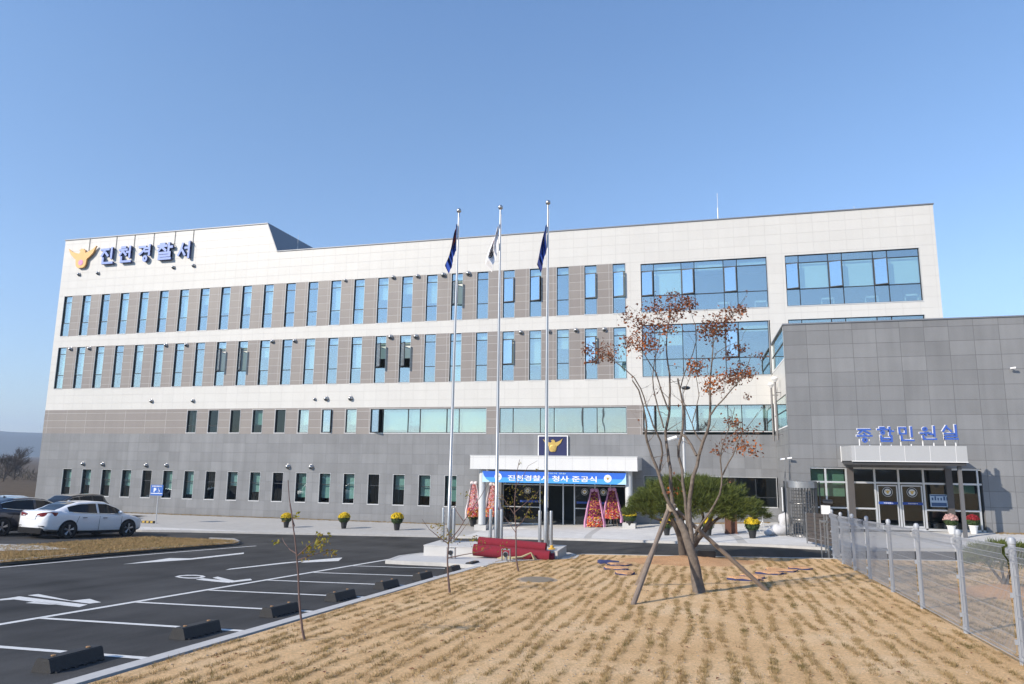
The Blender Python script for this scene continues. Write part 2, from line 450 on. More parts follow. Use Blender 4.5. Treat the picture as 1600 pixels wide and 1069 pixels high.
def asphalt_mat():
    m, nt, b = node_mat('asphalt')
    tc = N(nt, 'ShaderNodeTexCoord')
    mp = N(nt, 'ShaderNodeMapping'); mp.inputs['Scale'].default_value = (0.9, 0.12, 1); mp.inputs['Rotation'].default_value = (0, 0, R(12))
    nt.links.new(tc.outputs['Object'], mp.inputs[0])
    n1 = N(nt, 'ShaderNodeTexNoise'); n1.inputs['Scale'].default_value = 1.1; n1.inputs['Detail'].default_value = 8; n1.inputs['Roughness'].default_value = 0.7
    nt.links.new(mp.outputs[0], n1.inputs['Vector'])
    n2 = N(nt, 'ShaderNodeTexNoise'); n2.inputs['Scale'].default_value = 90; n2.inputs['Detail'].default_value = 4
    nt.links.new(tc.outputs['Object'], n2.inputs['Vector'])
    n3 = N(nt, 'ShaderNodeTexNoise'); n3.inputs['Scale'].default_value = 0.5; n3.inputs['Detail'].default_value = 6
    nt.links.new(tc.outputs['Object'], n3.inputs['Vector'])
    a = N(nt, 'ShaderNodeMath', operation='ADD'); nt.links.new(n1.outputs[0], a.inputs[0]); nt.links.new(n3.outputs[0], a.inputs[1])
    r1 = N(nt, 'ShaderNodeMapRange'); r1.inputs[1].default_value = 0.7; r1.inputs[2].default_value = 1.3; r1.inputs[3].default_value = 0.45; r1.inputs[4].default_value = 1.9
    nt.links.new(a.outputs[0], r1.inputs[0])
    r2 = N(nt, 'ShaderNodeMapRange'); r2.inputs[1].default_value = 0.3; r2.inputs[2].default_value = 0.7; r2.inputs[3].default_value = 0.65; r2.inputs[4].default_value = 1.45
    nt.links.new(n2.outputs[0], r2.inputs[0])
    mu = N(nt, 'ShaderNodeMath', operation='MULTIPLY'); nt.links.new(r1.outputs[0], mu.inputs[0]); nt.links.new(r2.outputs[0], mu.inputs[1])
    v = N(nt, 'ShaderNodeVectorMath', operation='SCALE'); v.inputs[0].default_value = (0.031, 0.0305, 0.030)
    nt.links.new(mu.outputs[0], v.inputs['Scale']); nt.links.new(v.outputs[0], b.inputs['Base Color'])
    b.inputs['Roughness'].default_value = 0.85
    b.inputs['Specular IOR Level'].default_value = 0.3
    bp = N(nt, 'ShaderNodeBump'); bp.inputs['Strength'].default_value = 0.5; bp.inputs['Distance'].default_value = 0.006
    nt.links.new(n2.outputs[0], bp.inputs['Height']); nt.links.new(bp.outputs[0], b.inputs['Normal'])
    return m
def soil_mat(name, c_a, c_b, c_c, rows=0.0):
    m, nt, b = node_mat(name)
    tc = N(nt, 'ShaderNodeTexCoord')
    n1 = N(nt, 'ShaderNodeTexNoise'); n1.inputs['Scale'].default_value = 0.7; n1.inputs['Detail'].default_value = 9; n1.inputs['Roughness'].default_value = 0.7
    n2 = N(nt, 'ShaderNodeTexNoise'); n2.inputs['Scale'].default_value = 28; n2.inputs['Detail'].default_value = 8; n2.inputs['Roughness'].default_value = 0.75
    for n in (n1, n2): nt.links.new(tc.outputs['Object'], n.inputs['Vector'])
    rp = N(nt, 'ShaderNodeValToRGB'); e = rp.color_ramp.elements
    e[0].position = 0.34; e[0].color = (*c_a, 1); e[1].position = 0.66; e[1].color = (*c_c, 1)
    x = e.new(0.5); x.color = (*c_b, 1)
    nt.links.new(n1.outputs[0], rp.inputs[0])
    r2 = N(nt, 'ShaderNodeMapRange'); r2.inputs[1].default_value = 0.28; r2.inputs[2].default_value = 0.72; r2.inputs[3].default_value = 0.55; r2.inputs[4].default_value = 1.35
    nt.links.new(n2.outputs[0], r2.inputs[0])
    v = N(nt, 'ShaderNodeVectorMath', operation='SCALE')
    nt.links.new(rp.outputs[0], v.inputs[0]); nt.links.new(r2.outputs[0], v.inputs['Scale'])
    nt.links.new(v.outputs[0], b.inputs['Base Color'])
    if rows:     # thatch along the turf strips
        sp = N(nt, 'ShaderNodeSeparateXYZ'); nt.links.new(tc.outputs['Object'], sp.inputs[0])
        a1 = N(nt, 'ShaderNodeMath', operation='MULTIPLY_ADD'); a1.inputs[1].default_value = 2 * math.pi / rows; a1.inputs[2].default_value = 6.45 * 2 * math.pi / rows + 0.0
        nt.links.new(sp.outputs[0], a1.inputs[0])
        n3 = N(nt, 'ShaderNodeTexNoise'); n3.inputs['Scale'].default_value = 2.2; n3.inputs['Detail'].default_value = 6; nt.links.new(tc.outputs['Object'], n3.inputs['Vector'])
        a0 = N(nt, 'ShaderNodeMath', operation='MULTIPLY_ADD'); a0.inputs[1].default_value = 4.0; nt.links.new(n3.outputs[0], a0.inputs[0]); nt.links.new(a1.outputs[0], a0.inputs[2])
        c1 = N(nt, 'ShaderNodeMath', operation='COSINE'); a2 = N(nt, 'ShaderNodeMath', operation='SUBTRACT'); a2.inputs[1].default_value = 2.0
        nt.links.new(a0.outputs[0], a2.inputs[0]); nt.links.new(a2.outputs[0], c1.inputs[0])
        r3 = N(nt, 'ShaderNodeMapRange'); r3.inputs[1].default_value = 0.1; r3.inputs[2].default_value = 1.0; r3.inputs[3].default_value = 0.0; r3.inputs[4].default_value = 0.30
        nt.links.new(c1.outputs[0], r3.inputs[0])
        n4 = N(nt, 'ShaderNodeTexNoise'); n4.inputs['Scale'].default_value = 5; n4.inputs['Detail'].default_value = 5; nt.links.new(tc.outputs['Object'], n4.inputs['Vector'])
        m4 = N(nt, 'ShaderNodeMapRange'); m4.inputs[1].default_value = 0.38; m4.inputs[2].default_value = 0.6; nt.links.new(n4.outputs[0], m4.inputs[0])
        mm = N(nt, 'ShaderNodeMath', operation='MULTIPLY'); nt.links.new(r3.outputs[0], mm.inputs[0]); nt.links.new(m4.outputs[0], mm.inputs[1])
        mx = N(nt, 'ShaderNodeMix', data_type='RGBA'); nt.links.new(mm.outputs[0], mx.inputs[0]); nt.links.new(v.outputs[0], mx.inputs[6]); mx.inputs[7].default_value = (0.24, 0.15, 0.06, 1)
        nt.links.new(mx.outputs[2], b.inputs['Base Color'])
    b.inputs['Roughness'].default_value = 0.95; b.inputs['Specular IOR Level'].default_value = 0.15
    bp = N(nt, 'ShaderNodeBump'); bp.inputs['Strength'].default_value = 0.9; bp.inputs['Distance'].default_value = 0.03
    nt.links.new(n2.outputs[0], bp.inputs['Height']); nt.links.new(bp.outputs[0], b.inputs['Normal'])
    return m
M['asphalt'] = asphalt_mat()
M['soil'] = soil_mat('sandy_soil', (0.40, 0.26, 0.13), (0.48, 0.32, 0.17), (0.54, 0.38, 0.22))
M['orange_soil'] = soil_mat('orange_soil', (0.48, 0.27, 0.135), (0.55, 0.32, 0.17), (0.60, 0.38, 0.215))
M['field'] = soil_mat('dry_field', (0.07, 0.052, 0.033), (0.10, 0.072, 0.045), (0.13, 0.095, 0.06))
M['road_paint'] = mat('road_paint', (0.62, 0.62, 0.60), 0.75, 0.0, 0.28, 14, 0.3, 90)
M['kerb'] = mat('kerb_stone', (0.46, 0.45, 0.43), 0.85, 0.0, 0.16, 5, 0.25, 60)
M['kerb_grey'] = mat('grey_kerb_stone', (0.30, 0.30, 0.30), 0.85, 0.0, 0.16, 5, 0.25, 60)

# the terrain, out to the horizon
xs = sorted(set([-4000, -2500, -1500, -900, -500, -300, -200, -140, -100] + [i * 4 for i in range(-20, 12)] + [48, 60, 80, 120, 200, 400, 900, 2000, 4000]))
ys = sorted(set([-4000, -2000, -900, -400, -200, -100, -60, -40] + [i * 3 for i in range(-10, 20)] + [60, 70, 90, 120, 160, 220, 300, 450, 700, 1200, 2500, 5000]))
mb = MB(); vs = [(x, y, gh(x, y) - 0.17) for y in ys for x in xs]; nx = len(xs)
mb.add(vs, [(j * nx + i, j * nx + i + 1, (j + 1) * nx + i + 1, (j + 1) * nx + i) for j in range(len(ys) - 1) for i in range(nx - 1)])
kind(mb.build('ground', M['field']), 'structure')

kind(drape('road', [(-75, -10), (32, -10), (32, 31.5), (12, 31.5), (0, 34), (-12, 37), (-30, 36), (-75, 36)], -0.10, M['asphalt'], 1.0), 'structure')

# pavement in front of the police station
PAVE = [(-28.440,31.868),(-26.023,32.683),(-22.857,33.407),(-19.390,34.217),(-16.038,34.833),(-12.733,35.439),(-9.165,34.860),(-5.796,33.903),(-2.731,32.829),(0.023,31.969),(2.522,31.147),(4.529,30.150)]
PAVE = [(-75, 39.9), (-35.2, 39.9), (-34.9, 36.0), (-33.6, PAVE[0][1] - .4)] + PAVE + [(9.0, PAVE[-1][1] - 0.2), (32, PAVE[-1][1] - 0.3)]
kind(drape('pavement', PAVE + [(32, 36.0), (3.9, 36.0), (3.9, 42.0), (-75, 42.0)], 0.0, M['stone_pave'], 1.0), 'structure')
kerb('kerb', PAVE, 0.18, M['kerb'], 0.006, -0.14)

# planted ground in front, behind its kerb
LAWN = [(-6.55, -6), (22, -6), (22, 26.75), (-4.55, 26.75), (-4.55, 25.2), (-6.3, 22.6), (-6.55, 22.0)]
M['lawn_soil'] = soil_mat('lawn_soil', (0.62, 0.395, 0.195), (0.71, 0.47, 0.245), (0.76, 0.54, 0.315), rows=0.28)
kind(drape('lawn', LAWN, 0.0, M['lawn_soil'], 1.0), 'structure')
kerb('kerb', [(-6.78, 22.4), (-6.86, 10.0), (-6.9, -6)], 0.24, M['kerb'], 0.012, -0.14)
kerb('kerb', [(22, 26.92), (4.3, 26.92), (-4.4, 26.92)], 0.16, M['kerb'], 0.01, -0.14)

# concrete pad that carries the flagpole plinth
PAD = [(-10.194,22.321),(-10.593,24.267),(-10.510,25.124),(-10.380,25.865),(-4.907,27.260),(-4.386,26.333),(-4.273,24.981),(-5.888,23.427),(-6.430,22.262),(-6.440,21.119),(-6.970,21.504),(-8.087,21.973),(-9.238,22.103)]
kind(drape('concrete_pad', PAD, 0.012, M['concrete'], 1.0), 'structure')
kerb('kerb', [PAD[0], PAD[12], PAD[11], PAD[10], PAD[9]], 0.16, M['kerb'], 0.02, -0.14)
kerb('kerb', [PAD[4], PAD[3], PAD[2], PAD[1], PAD[0]], 0.16, M['kerb'], 0.02, -0.14)

# dry grass island by the parked cars
ISL = [(-19.375,16.412),(-19.372,17.638),(-19.554,19.957),(-19.463,22.461),(-19.315,25.083),(-19.228,26.844),(-19.572,27.631),(-20.359,28.408),(-21.518,28.348),(-23.130,28.231),(-24.734,28.148),(-24.769,26.233),(-24.646,24.118),(-24.403,22.143),(-24.703,20.843)]
kind(drape('grass_island', ISL, 0.0, M['soil'], 1.0), 'structure')
kerb('kerb', [(-19.345,14.305),(-19.593,16.602),(-19.656,17.901),(-19.814,20.226),(-19.693,22.732),(-19.515,25.347),(-19.387,27.116),(-19.952,28.261),(-21.046,29.413),(-22.268,29.334)], 0.16, M['kerb_grey'], 0.02, -0.14)
kind(drape('concrete_apron', [(-22.997,18.753),(-22.171,19.658),(-21.484,20.846),(-23.714,21.580),(-25.237,21.288),(-25.170,20.496)], 0.022, M['concrete'], 1.0), 'structure')

# painted markings
def line(name, a, b, w, dz=-0.095):
    d = Vector((b[0] - a[0], b[1] - a[1])).normalized(); n = Vector((-d.y, d.x)) * w / 2
    return kind(drape(name, [(a[0] + n.x, a[1] + n.y), (b[0] + n.x, b[1] + n.y), (b[0] - n.x, b[1] - n.y), (a[0] - n.x, a[1] - n.y)], dz, M['road_paint'], 1.0), 'structure')
line('road_marking', (-11.42, 2.0), (-10.80, 24.2), 0.15)
BAY = [2.1, 4.2, 6.26, 8.34, 10.42, 12.53, 14.64, 16.87, 19.03, 21.33]
for i, y in enumerate(BAY):
    f = (y - 2) / 22.2
    line('road_marking', (-11.42 + 0.62 * f + 0.09, y - 0.1), (-6.98 + .02 * i, y), 0.13, -0.094)
EDGE = [(-18.964,14.348),(-19.019,16.130),(-19.034,18.705),(-18.880,22.122),(-18.439,27.244)]
for a, b in zip(EDGE, EDGE[1:]): line('road_marking', a, b, 0.13)
def paint(pts): kind(drape('road_marking', pts, -0.0955, M['road_paint'], 1.0), 'structure')
paint([(-17.028,18.423),(-17.171,19.862),(-17.349,20.796),(-16.736,21.038),(-16.774,24.042),(-16.430,23.553),(-16.426,20.715)])
paint([(-13.479,18.486),(-13.596,18.889),(-13.371,21.232),(-12.734,23.829),(-12.651,24.009),(-12.133,22.761),(-12.867,21.565),(-13.013,22.049)])
paint([(-13.741,11.741),(-13.728,11.952),(-13.759,12.179),(-11.689,11.857),(-11.565,11.542),(-13.472,11.819),(-13.582,11.608)])
paint([(-13.753,12.365),(-13.720,12.592),(-12.374,12.142),(-12.281,12.491),(-11.692,12.187),(-11.758,11.972)])
paint([(-12.885,11.562),(-12.871,11.760),(-12.026,11.750),(-12.343,11.583)])
paint([(-12.649,16.185),(-12.713,16.513),(-11.581,16.283),(-11.479,15.938)])
paint([(-12.565,16.728),(-12.611,16.997),(-11.671,16.408),(-11.566,16.935),(-11.312,16.649),(-11.455,16.006)])
o_ = [(-13.545,16.489),(-13.619,16.747),(-13.552,16.964),(-13.354,17.072),(-13.099,17.032),(-12.871,16.855),(-12.773,16.615),(-12.813,16.392),(-13.005,16.290),(-13.283,16.341)]
i_ = [(-13.463,16.534),(-13.465,16.707),(-13.379,16.825),(-13.253,16.894),(-13.105,16.886),(-12.976,16.798),(-12.923,16.654),(-12.972,16.542),(-13.096,16.475),(-13.268,16.467)]
for k in range(10):
    k2 = (k + 1) % 10
    paint([o_[k], o_[k2], i_[k2], i_[k]])
# ------------------------------------------------------------------ the police station
YF = 41.553                      # face of the street front
XL, XR = -46.62, 12.76
HP = 1.7195 / 2
M['white_panel'] = panel_mat('white_panels', (0.585, 0.573, 0.54), (0.605, 0.593, 0.56), (0.515, 0.505, 0.478), HP, 0.58, 0.010, 0.42, ox=46.10 - 0.43 + HP * 10, oz=-15.71 + 0.58 * 40, stain=0.03)
M['brown_panel'] = panel_mat('brown_panels', (0.235, 0.21, 0.195), (0.255, 0.23, 0.21), (0.40, 0.385, 0.37), HP * 2, 0.52, 0.014, 0.45, ox=46.10 + HP * 20, oz=-15.71 + 0.52 * 60, stain=0.05)
M['grey_stone'] = panel_mat('grey_granite', (0.178, 0.182, 0.188), (0.212, 0.217, 0.224), (0.145, 0.148, 0.152), HP, 0.62, 0.008, 0.5, ox=46.45 + HP * 20, oz=0.62 * 20 - 5.42, stain=0.16, speck=0.10)
M['coping'] = mat('coping_metal', (0.22, 0.23, 0.25), 0.5, 0.4, 0.08)
M['slab'] = mat('floor_slab', (0.30, 0.30, 0.29), 0.9, 0.0, 0.1)

station = thing('police_station', 'long white panelled office building on a grey stone base with four rows of windows', 'building', (-16.8, YF + 8, 0.0))
T_ = 0.3
def strip(mb, x0, x1, z0, z1, holes=(), y=YF, t=T_):
    """a band of wall from x0 to x1 with openings (xa, xb) over its whole height"""
    x = x0
    for a, b in sorted(holes):
        if a > x + 1e-4: mb.box(x, a, y, y + t, z0, z1)
        x = b
    if x1 > x + 1e-4: mb.box(x, x1, y, y + t, z0, z1)

U = [-46.10 + 1.7195 * i for i in range(25)]; WN = 0.80
G1 = [-44.36 + 1.7127 * i for i in range(18)]
S2 = [-34.26 + 1.727 * i for i in range(8)]
BX = [(-3.15, 4.03), (4.98, 11.90)]
W2 = [(-20.42, -12.62), (-11.83, -4.08), (-3.18, 4.03)]
E1 = (-11.62, -4.2)
D1 = (-3.17, 4.03)

stone = MB()
strip(stone, XL, 4.03, -0.3, 0.12)
strip(stone, XL, 4.03, 0.12, 1.046, [E1])
h_ = [(g, g + WN) for g in G1]
strip(stone, XL, D1[0] - 0.3, 1.046, 2.919, h_ + [E1])
strip(stone, XL, D1[0] - 0.3, 2.919, 3.10, [E1])
strip(stone, D1[0] - 0.3, 4.03, 1.046, 1.50)
strip(stone, D1[0] - 0.3, D1[0], 1.50, 3.10)
strip(stone, XL, 4.03, 3.10, 5.42)
stone.box(XL, XL + 0.3, YF + T_, YF + 16, -0.3, 5.42)
stone.build('stone_base', M['grey_stone'], station)

brown = MB()
strip(brown, XL, -3.18, 5.42, 5.478)
strip(brown, XL, -3.18, 5.478, 7.04, [(s, s + WN) for s in S2] + W2[:2])
strip(brown, XL, -3.18, 7.04, 7.119)
brown.box(XL, XL + 0.3, YF + T_, YF + 16, 5.42, 7.119)
for z0, z1 in ((8.673, 11.79), (12.61, 15.71)):
    for i in range(24): brown.box(U[i] + WN, U[i + 1], YF, YF + T_, z0, z1)
brown.build('brown_cladding', M['brown_panel'], station)

white = MB()
strip(white, XL, XR, 7.119, 8.673)
strip(white, XL, U[0], 8.673, 11.79)
strip(white, XL, BX[0][0], 11.79, 12.61)
strip(white, XL, U[0], 12.61, 15.71)
strip(white, U[24] + WN, XR, 8.673, 8.75)
strip(white, U[24] + WN, XR, 8.75, 11.79, BX)
strip(white, BX[0][0], XR, 11.79, 11.87, BX)
strip(white, BX[0][0], XR, 11.87, 12.61)
strip(white, U[24] + WN, XR, 12.61, 15.60, BX)
strip(white, U[24] + WN, XR, 15.60, 15.71)
strip(white, XL, XR, 15.71, 18.00)
A_ = (-28.999,20.212)
B_ = (-28.085,18.191)
white.prism([(XL, 18.0), (B_[0], 18.0), (A_[0], 20.1), (XL, 20.1)], 'y', YF, YF + 12)
white.box(XL, XL + 0.3, YF + T_, YF + 16, 7.119, 18.0)
white.box(XR - 0.3, XR, YF + T_, YF + 16, 0.8, 18.0)
white.build('white_cladding', M['white_panel'], station)

body = MB()
body.box(XL + 0.3, XR - 0.3, YF + 15.7, YF + 16, -0.3, 17.6)                     # back wall
body.box(XL + 0.3, XR - 0.3, YF + T_, YF + 15.7, 17.3, 17.6)                     # roof
for z in (4.3, 7.9, 11.95, 16.2):
    body.box(XL + 0.3, XR - 0.3, YF + T_, YF + 15.7, z, z + 0.35)
body.box(XL + 0.3, XR - 0.3, YF + T_, YF + 15.7, 0.0, 0.14)
body.build('floor', M['slab'], station)
part = MB()
for z0, z1, n in ((4.66, 7.89, 9), (8.26, 11.94, 9), (12.31, 16.19, 9)):
    part.box(XL + 0.32, XR - 0.32, YF + 6.0, YF + 6.15, z0, z1)
    for i in range(n):
        x = XL + 6.2 + i * 6.4
        if x < XR - 2: part.box(x - 0.05, x + 0.05, YF + 0.35, YF + 6.0, z0, z1)
part.build('room_wall', M['inside'], station)
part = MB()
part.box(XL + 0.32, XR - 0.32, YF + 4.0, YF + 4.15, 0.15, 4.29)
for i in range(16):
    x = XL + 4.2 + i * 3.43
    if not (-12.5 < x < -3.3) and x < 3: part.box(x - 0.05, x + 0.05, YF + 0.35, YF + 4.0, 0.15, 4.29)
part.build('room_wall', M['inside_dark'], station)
cop = MB()
cop.box(B_[0] + 0.02, XR + 0.04, YF - 0.05, YF + 0.45, 18.0, 18.06)
cop.box(XL - 0.04, A_[0] + 0.05, YF - 0.05, YF + 12.05, 20.1, 20.17)
for q in (0,):
    cop.add([(B_[0] + 0.01, YF - 0.04, 18.02), (A_[0] + 0.01, YF - 0.04, 20.1), (A_[0] + 0.01, YF + 12.02, 20.1), (B_[0] + 0.01, YF + 12.02, 18.02),
             (B_[0] + 0.08, YF - 0.04, 18.02), (A_[0] + 0.08, YF - 0.04, 20.1), (A_[0] + 0.08, YF + 12.02, 20.1), (B_[0] + 0.08, YF + 12.02, 18.02)],
            [(0, 1, 2, 3), (7, 6, 5, 4), (0, 4, 5, 1), (3, 2, 6, 7), (1, 5, 6, 2), (0, 3, 7, 4)])
cop.build('coping', M['coping'], station)

# -- windows -------------------------------------------------------
def window(parent, x0, x1, z0, z1, cols=(1.0,), rows=(1.0,), glass='glass', opens=(), blinds=(), y=YF, rec=0.085, ang=32, mull=0.045, sill=True):
    """frame part with panes, blinds and open sashes as its own pieces; cols / rows are cumulative fractions"""
    fr = MB(); t = 0.02
    fr.box(x0, x0 + t, y - 0.012, y + 0.05, z0, z1, 0); fr.box(x1 - t, x1, y - 0.012, y + 0.05, z0, z1, 0)
    fr.box(x0, x1, y - 0.02, y + 0.05, z0 - 0.03, z0 + t, 0); fr.box(x0 + t, x1 - t, y - 0.012, y + 0.05, z1 - t, z1, 0)
    # dark lining of the recess, its shade deepened by colour at left and top
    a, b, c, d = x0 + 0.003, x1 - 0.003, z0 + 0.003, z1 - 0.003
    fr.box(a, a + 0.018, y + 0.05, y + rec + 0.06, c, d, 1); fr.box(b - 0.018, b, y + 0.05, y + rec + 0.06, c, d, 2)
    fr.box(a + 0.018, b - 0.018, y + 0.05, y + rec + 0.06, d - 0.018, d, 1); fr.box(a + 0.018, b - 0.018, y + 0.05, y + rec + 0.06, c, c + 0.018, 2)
    xa, xb, za, zb = x0 + 0.021, x1 - 0.021, z0 + 0.021, z1 - 0.021
    ya, yb = y + rec, y + rec + 0.055
    fw = mull * 0.8
    fr.box(xa, xa + fw, ya, yb, za, zb, 1); fr.box(xb - fw, xb, ya, yb, za, zb, 1)
    fr.box(xa + fw, xb - fw, ya, yb, za, za + fw, 1); fr.box(xa + fw, xb - fw, ya, yb, zb - fw, zb, 1)
    cx = [xa] + [xa + (xb - xa) * c for c in cols]; rz = [za] + [za + (zb - za) * r for r in rows]
    for c in cx[1:-1]: fr.box(c - mull / 2, c + mull / 2, ya - 0.004, yb + 0.002, za + fw, zb - fw, 1)
    for r in rz[1:-1]: fr.box(xa + fw, xb - fw, ya - 0.002, yb + 0.004, r - mull / 2, r + mull / 2, 1)
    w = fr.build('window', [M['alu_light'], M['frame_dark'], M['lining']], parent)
    pn = MB(); count = (len(cx) - 1) * (len(rz) - 1) - len(opens)
    for i in range(len(cx) - 1):
        for j in range(len(rz) - 1):
            if (i, j) in opens: continue
            g = 0.012
            p = [(cx[i] + g, ya + 0.03, rz[j] + g), (cx[i + 1] - g, ya + 0.03, rz[j] + g), (cx[i + 1] - g, ya + 0.03, rz[j + 1] - g), (cx[i] + g, ya + 0.03, rz[j + 1] - g)]
            k = RN.uniform(-0.012, 0.012); k2 = RN.uniform(-0.008, 0.008)
            p = [(q[0], q[1] + k * (1 if n in (0, 3) else 0) + k2 * (1 if n in (2, 3) else 0), q[2]) for n, q in enumerate(p)]
            pn.quad(*p)
            if count == 2: pn.build('pane', M[glass], w, fix=False); pn = MB()
    if pn.v: pn.build('pane', M[glass], w, fix=False)
    for (i, j) in opens:
        sa = MB(); a0, a1, b0, b1 = cx[i] + 0.02, cx[i + 1] - 0.02, rz[j] + 0.02, rz[j + 1] - 0.02
        wd = a1 - a0; f = 0.045
        sa.box(0, f, -0.04, 0, b0, b1, 0); sa.box(wd - f, wd, -0.04, 0, b0, b1, 0); sa.box(f, wd - f, -0.04, 0, b0, b0 + f, 0); sa.box(f, wd - f, -0.04, 0, b1 - f, b1, 0)
        sa.quad((f, -0.02, b0 + f), (wd - f, -0.02, b0 + f), (wd - f, -0.02, b1 - f), (f, -0.02, b1 - f), 1)
        an = R(ang + RN.uniform(-4, 4)); ca, s_ = math.cos(an), math.sin(an)
        sa.v = [(a0 + p[0] * ca + p[1] * s_, ya + 0.005 - p[0] * s_ + p[1] * ca, p[2]) for p in sa.v]
        sa.build('open_sash', [M['frame_dark'], M['glass_sash']], w)
    bl = MB()
    for (i, h0, h1) in blinds:
        a0, a1 = cx[i] + 0.03, cx[i + 1] - 0.03
        zt = za + (zb - za) * h1; zl = za + (zb - za) * h0
        n = max(2, int((zt - zl) / 0.11)); st = (zt - zl) / n
        for q in range(n):
            z = zl + q * st; o = 0.006 if q % 2 else 0.0
            bl.box(a0, a1, yb + 0.12 + o, yb + 0.125 + o, z, z + st)
    if bl.v: bl.build('blind', M[RN.choice(('blind', 'blind', 'blind_b', 'blind_c', 'blind_d'))], w)
    return w
R3 = (0.325, 0.84, 1.0)
OPEN4 = {18, 21, 24}; OPEN3 = {8, 9, 15, 16, 20, 23}; AJAR4 = {20, 23}
for row, (z0, z1, OP) in enumerate(((12.61, 15.71, OPEN4 | AJAR4), (8.673, 11.79, OPEN3))):
    for i, x in enumerate(U):
        bl = [(0, RN.choice([0.30, 0.34, 0.40, 0.52, 0.62, 0.02, 0.84]), 1.0)] if RN.random() < 0.85 else []
        op = [(0, 1)] if i in OP else []
        window(station, x, x + WN, z0, z1, (1.0,), R3, 'glass', op, bl, ang=(9 if (row == 0 and i in AJAR4) else (16 if i > 19 else 38)))
for i, x in enumerate(G1):
    window(station, x, x + WN, 1.046, 2.919, (1.0,), (0.62, 1.0), 'glass_low', [], [(0, RN.choice([0.15, 0.3, 0.4, 0.5]), 1.0)] if RN.random() < 0.8 else [], rec=0.12)
for i, x in enumerate(S2):
    window(station, x, x + WN, 5.478, 7.04, (1.0,), (0.3, 1.0) if i < 2 else (1.0,), 'glass_low' if i < 5 else 'glass', [(0, 0)] if i == 6 else [], [(0, 0.35, 1.0)] if i in (3, 5, 7) else [], ang=12)
CW = (0.105, 0.33, 0.435, 0.665, 0.77, 1.0)
window(station, W2[0][0], W2[0][1], 5.478, 7.04, CW, (1.0,), 'glass', [(0, 0)], [(1, .12, 1), (2, .3, 1), (3, .05, 1), (4, .05, 1), (5, .05, 1)], ang=24)
window(station, W2[1][0], W2[1][1], 5.478, 7.04, (0.11, 0.33, 0.44, 0.665, 0.775, 1.0), (1.0,), 'glass', [], [])
window(station, W2[2][0], W2[2][1] - 0.06, 5.60, 7.119, CW, (1.0,), 'glass', [(0, 0), (2, 0)], [(1, .55, 1), (3, .5, 1), (4, .5, 1), (5, .5, 1)], ang=14)
RB = (0.33, 0.85, 1.0)
window(station, BX[0][0], BX[0][1], 12.61, 15.60, CW, RB, 'glass', [(0, 1), (2, 1), (4, 1)], [(1, .36, 1), (3, .8, 1), (5, .88, 1)], ang=15)
window(station, BX[1][0], BX[1][1], 12.61, 15.60, CW, RB, 'glass', [(0, 1), (2, 1), (4, 1)], [(1, .36, .85), (3, .33, .85), (5, .36, .85)], ang=15)
window(station, BX[0][0], BX[0][1] - 0.06, 8.75, 11.87, CW, RB, 'glass', [(4, 1)], [(1, .6, 1), (3, .85, 1), (5, .82, 1)], ang=15)
window(station, BX[1][0], BX[1][1], 8.75, 11.87, CW, RB, 'glass', [], [(1, .8, 1), (3, .7, 1)])
window(station, D1[0], D1[1] - 0.06, 1.50, 3.10, (0.14, 0.33, 0.5, 0.7, 0.85, 1.0), (0.32, 1.0), 'glass_low', [], [(0, .5, 1)])
M['lamp_on'], _nt, _b = node_mat('ceiling_lamp')
_b.inputs['Emission Color'].default_value = (1, 0.98, 0.93, 1); _b.inputs['Emission Strength'].default_value = 5.0
for i in range(5):
    for j in range(3):
        x = -11.2 + i * 1.55 + .3 * (j % 2); y = YF + 1.1 + j * 1.7
        if y < YF + 6: q = MB(); q.box(x - .30, x + .30, y - .05, y + .05, 7.86, 7.895); q.build('ceiling_light', M['lamp_on'], station)
# chairs seen through the upper glass are left to the rooms; desks along the windows
desk = MB()
for a, b in BX:
    for k in (0.33, 0.66, 0.95):
        x = a + (b - a) * k
        for s in (-0.32, 0.32): desk.box(x + s - 0.03, x + s + 0.03, YF + 0.8, YF + 0.86, 12.31, 13.2)
        desk.box(x - 0.35, x + 0.35, YF + 0.8, YF + 0.86, 13.1, 13.2)
desk.build('chair_back', M['white_paint'], station)

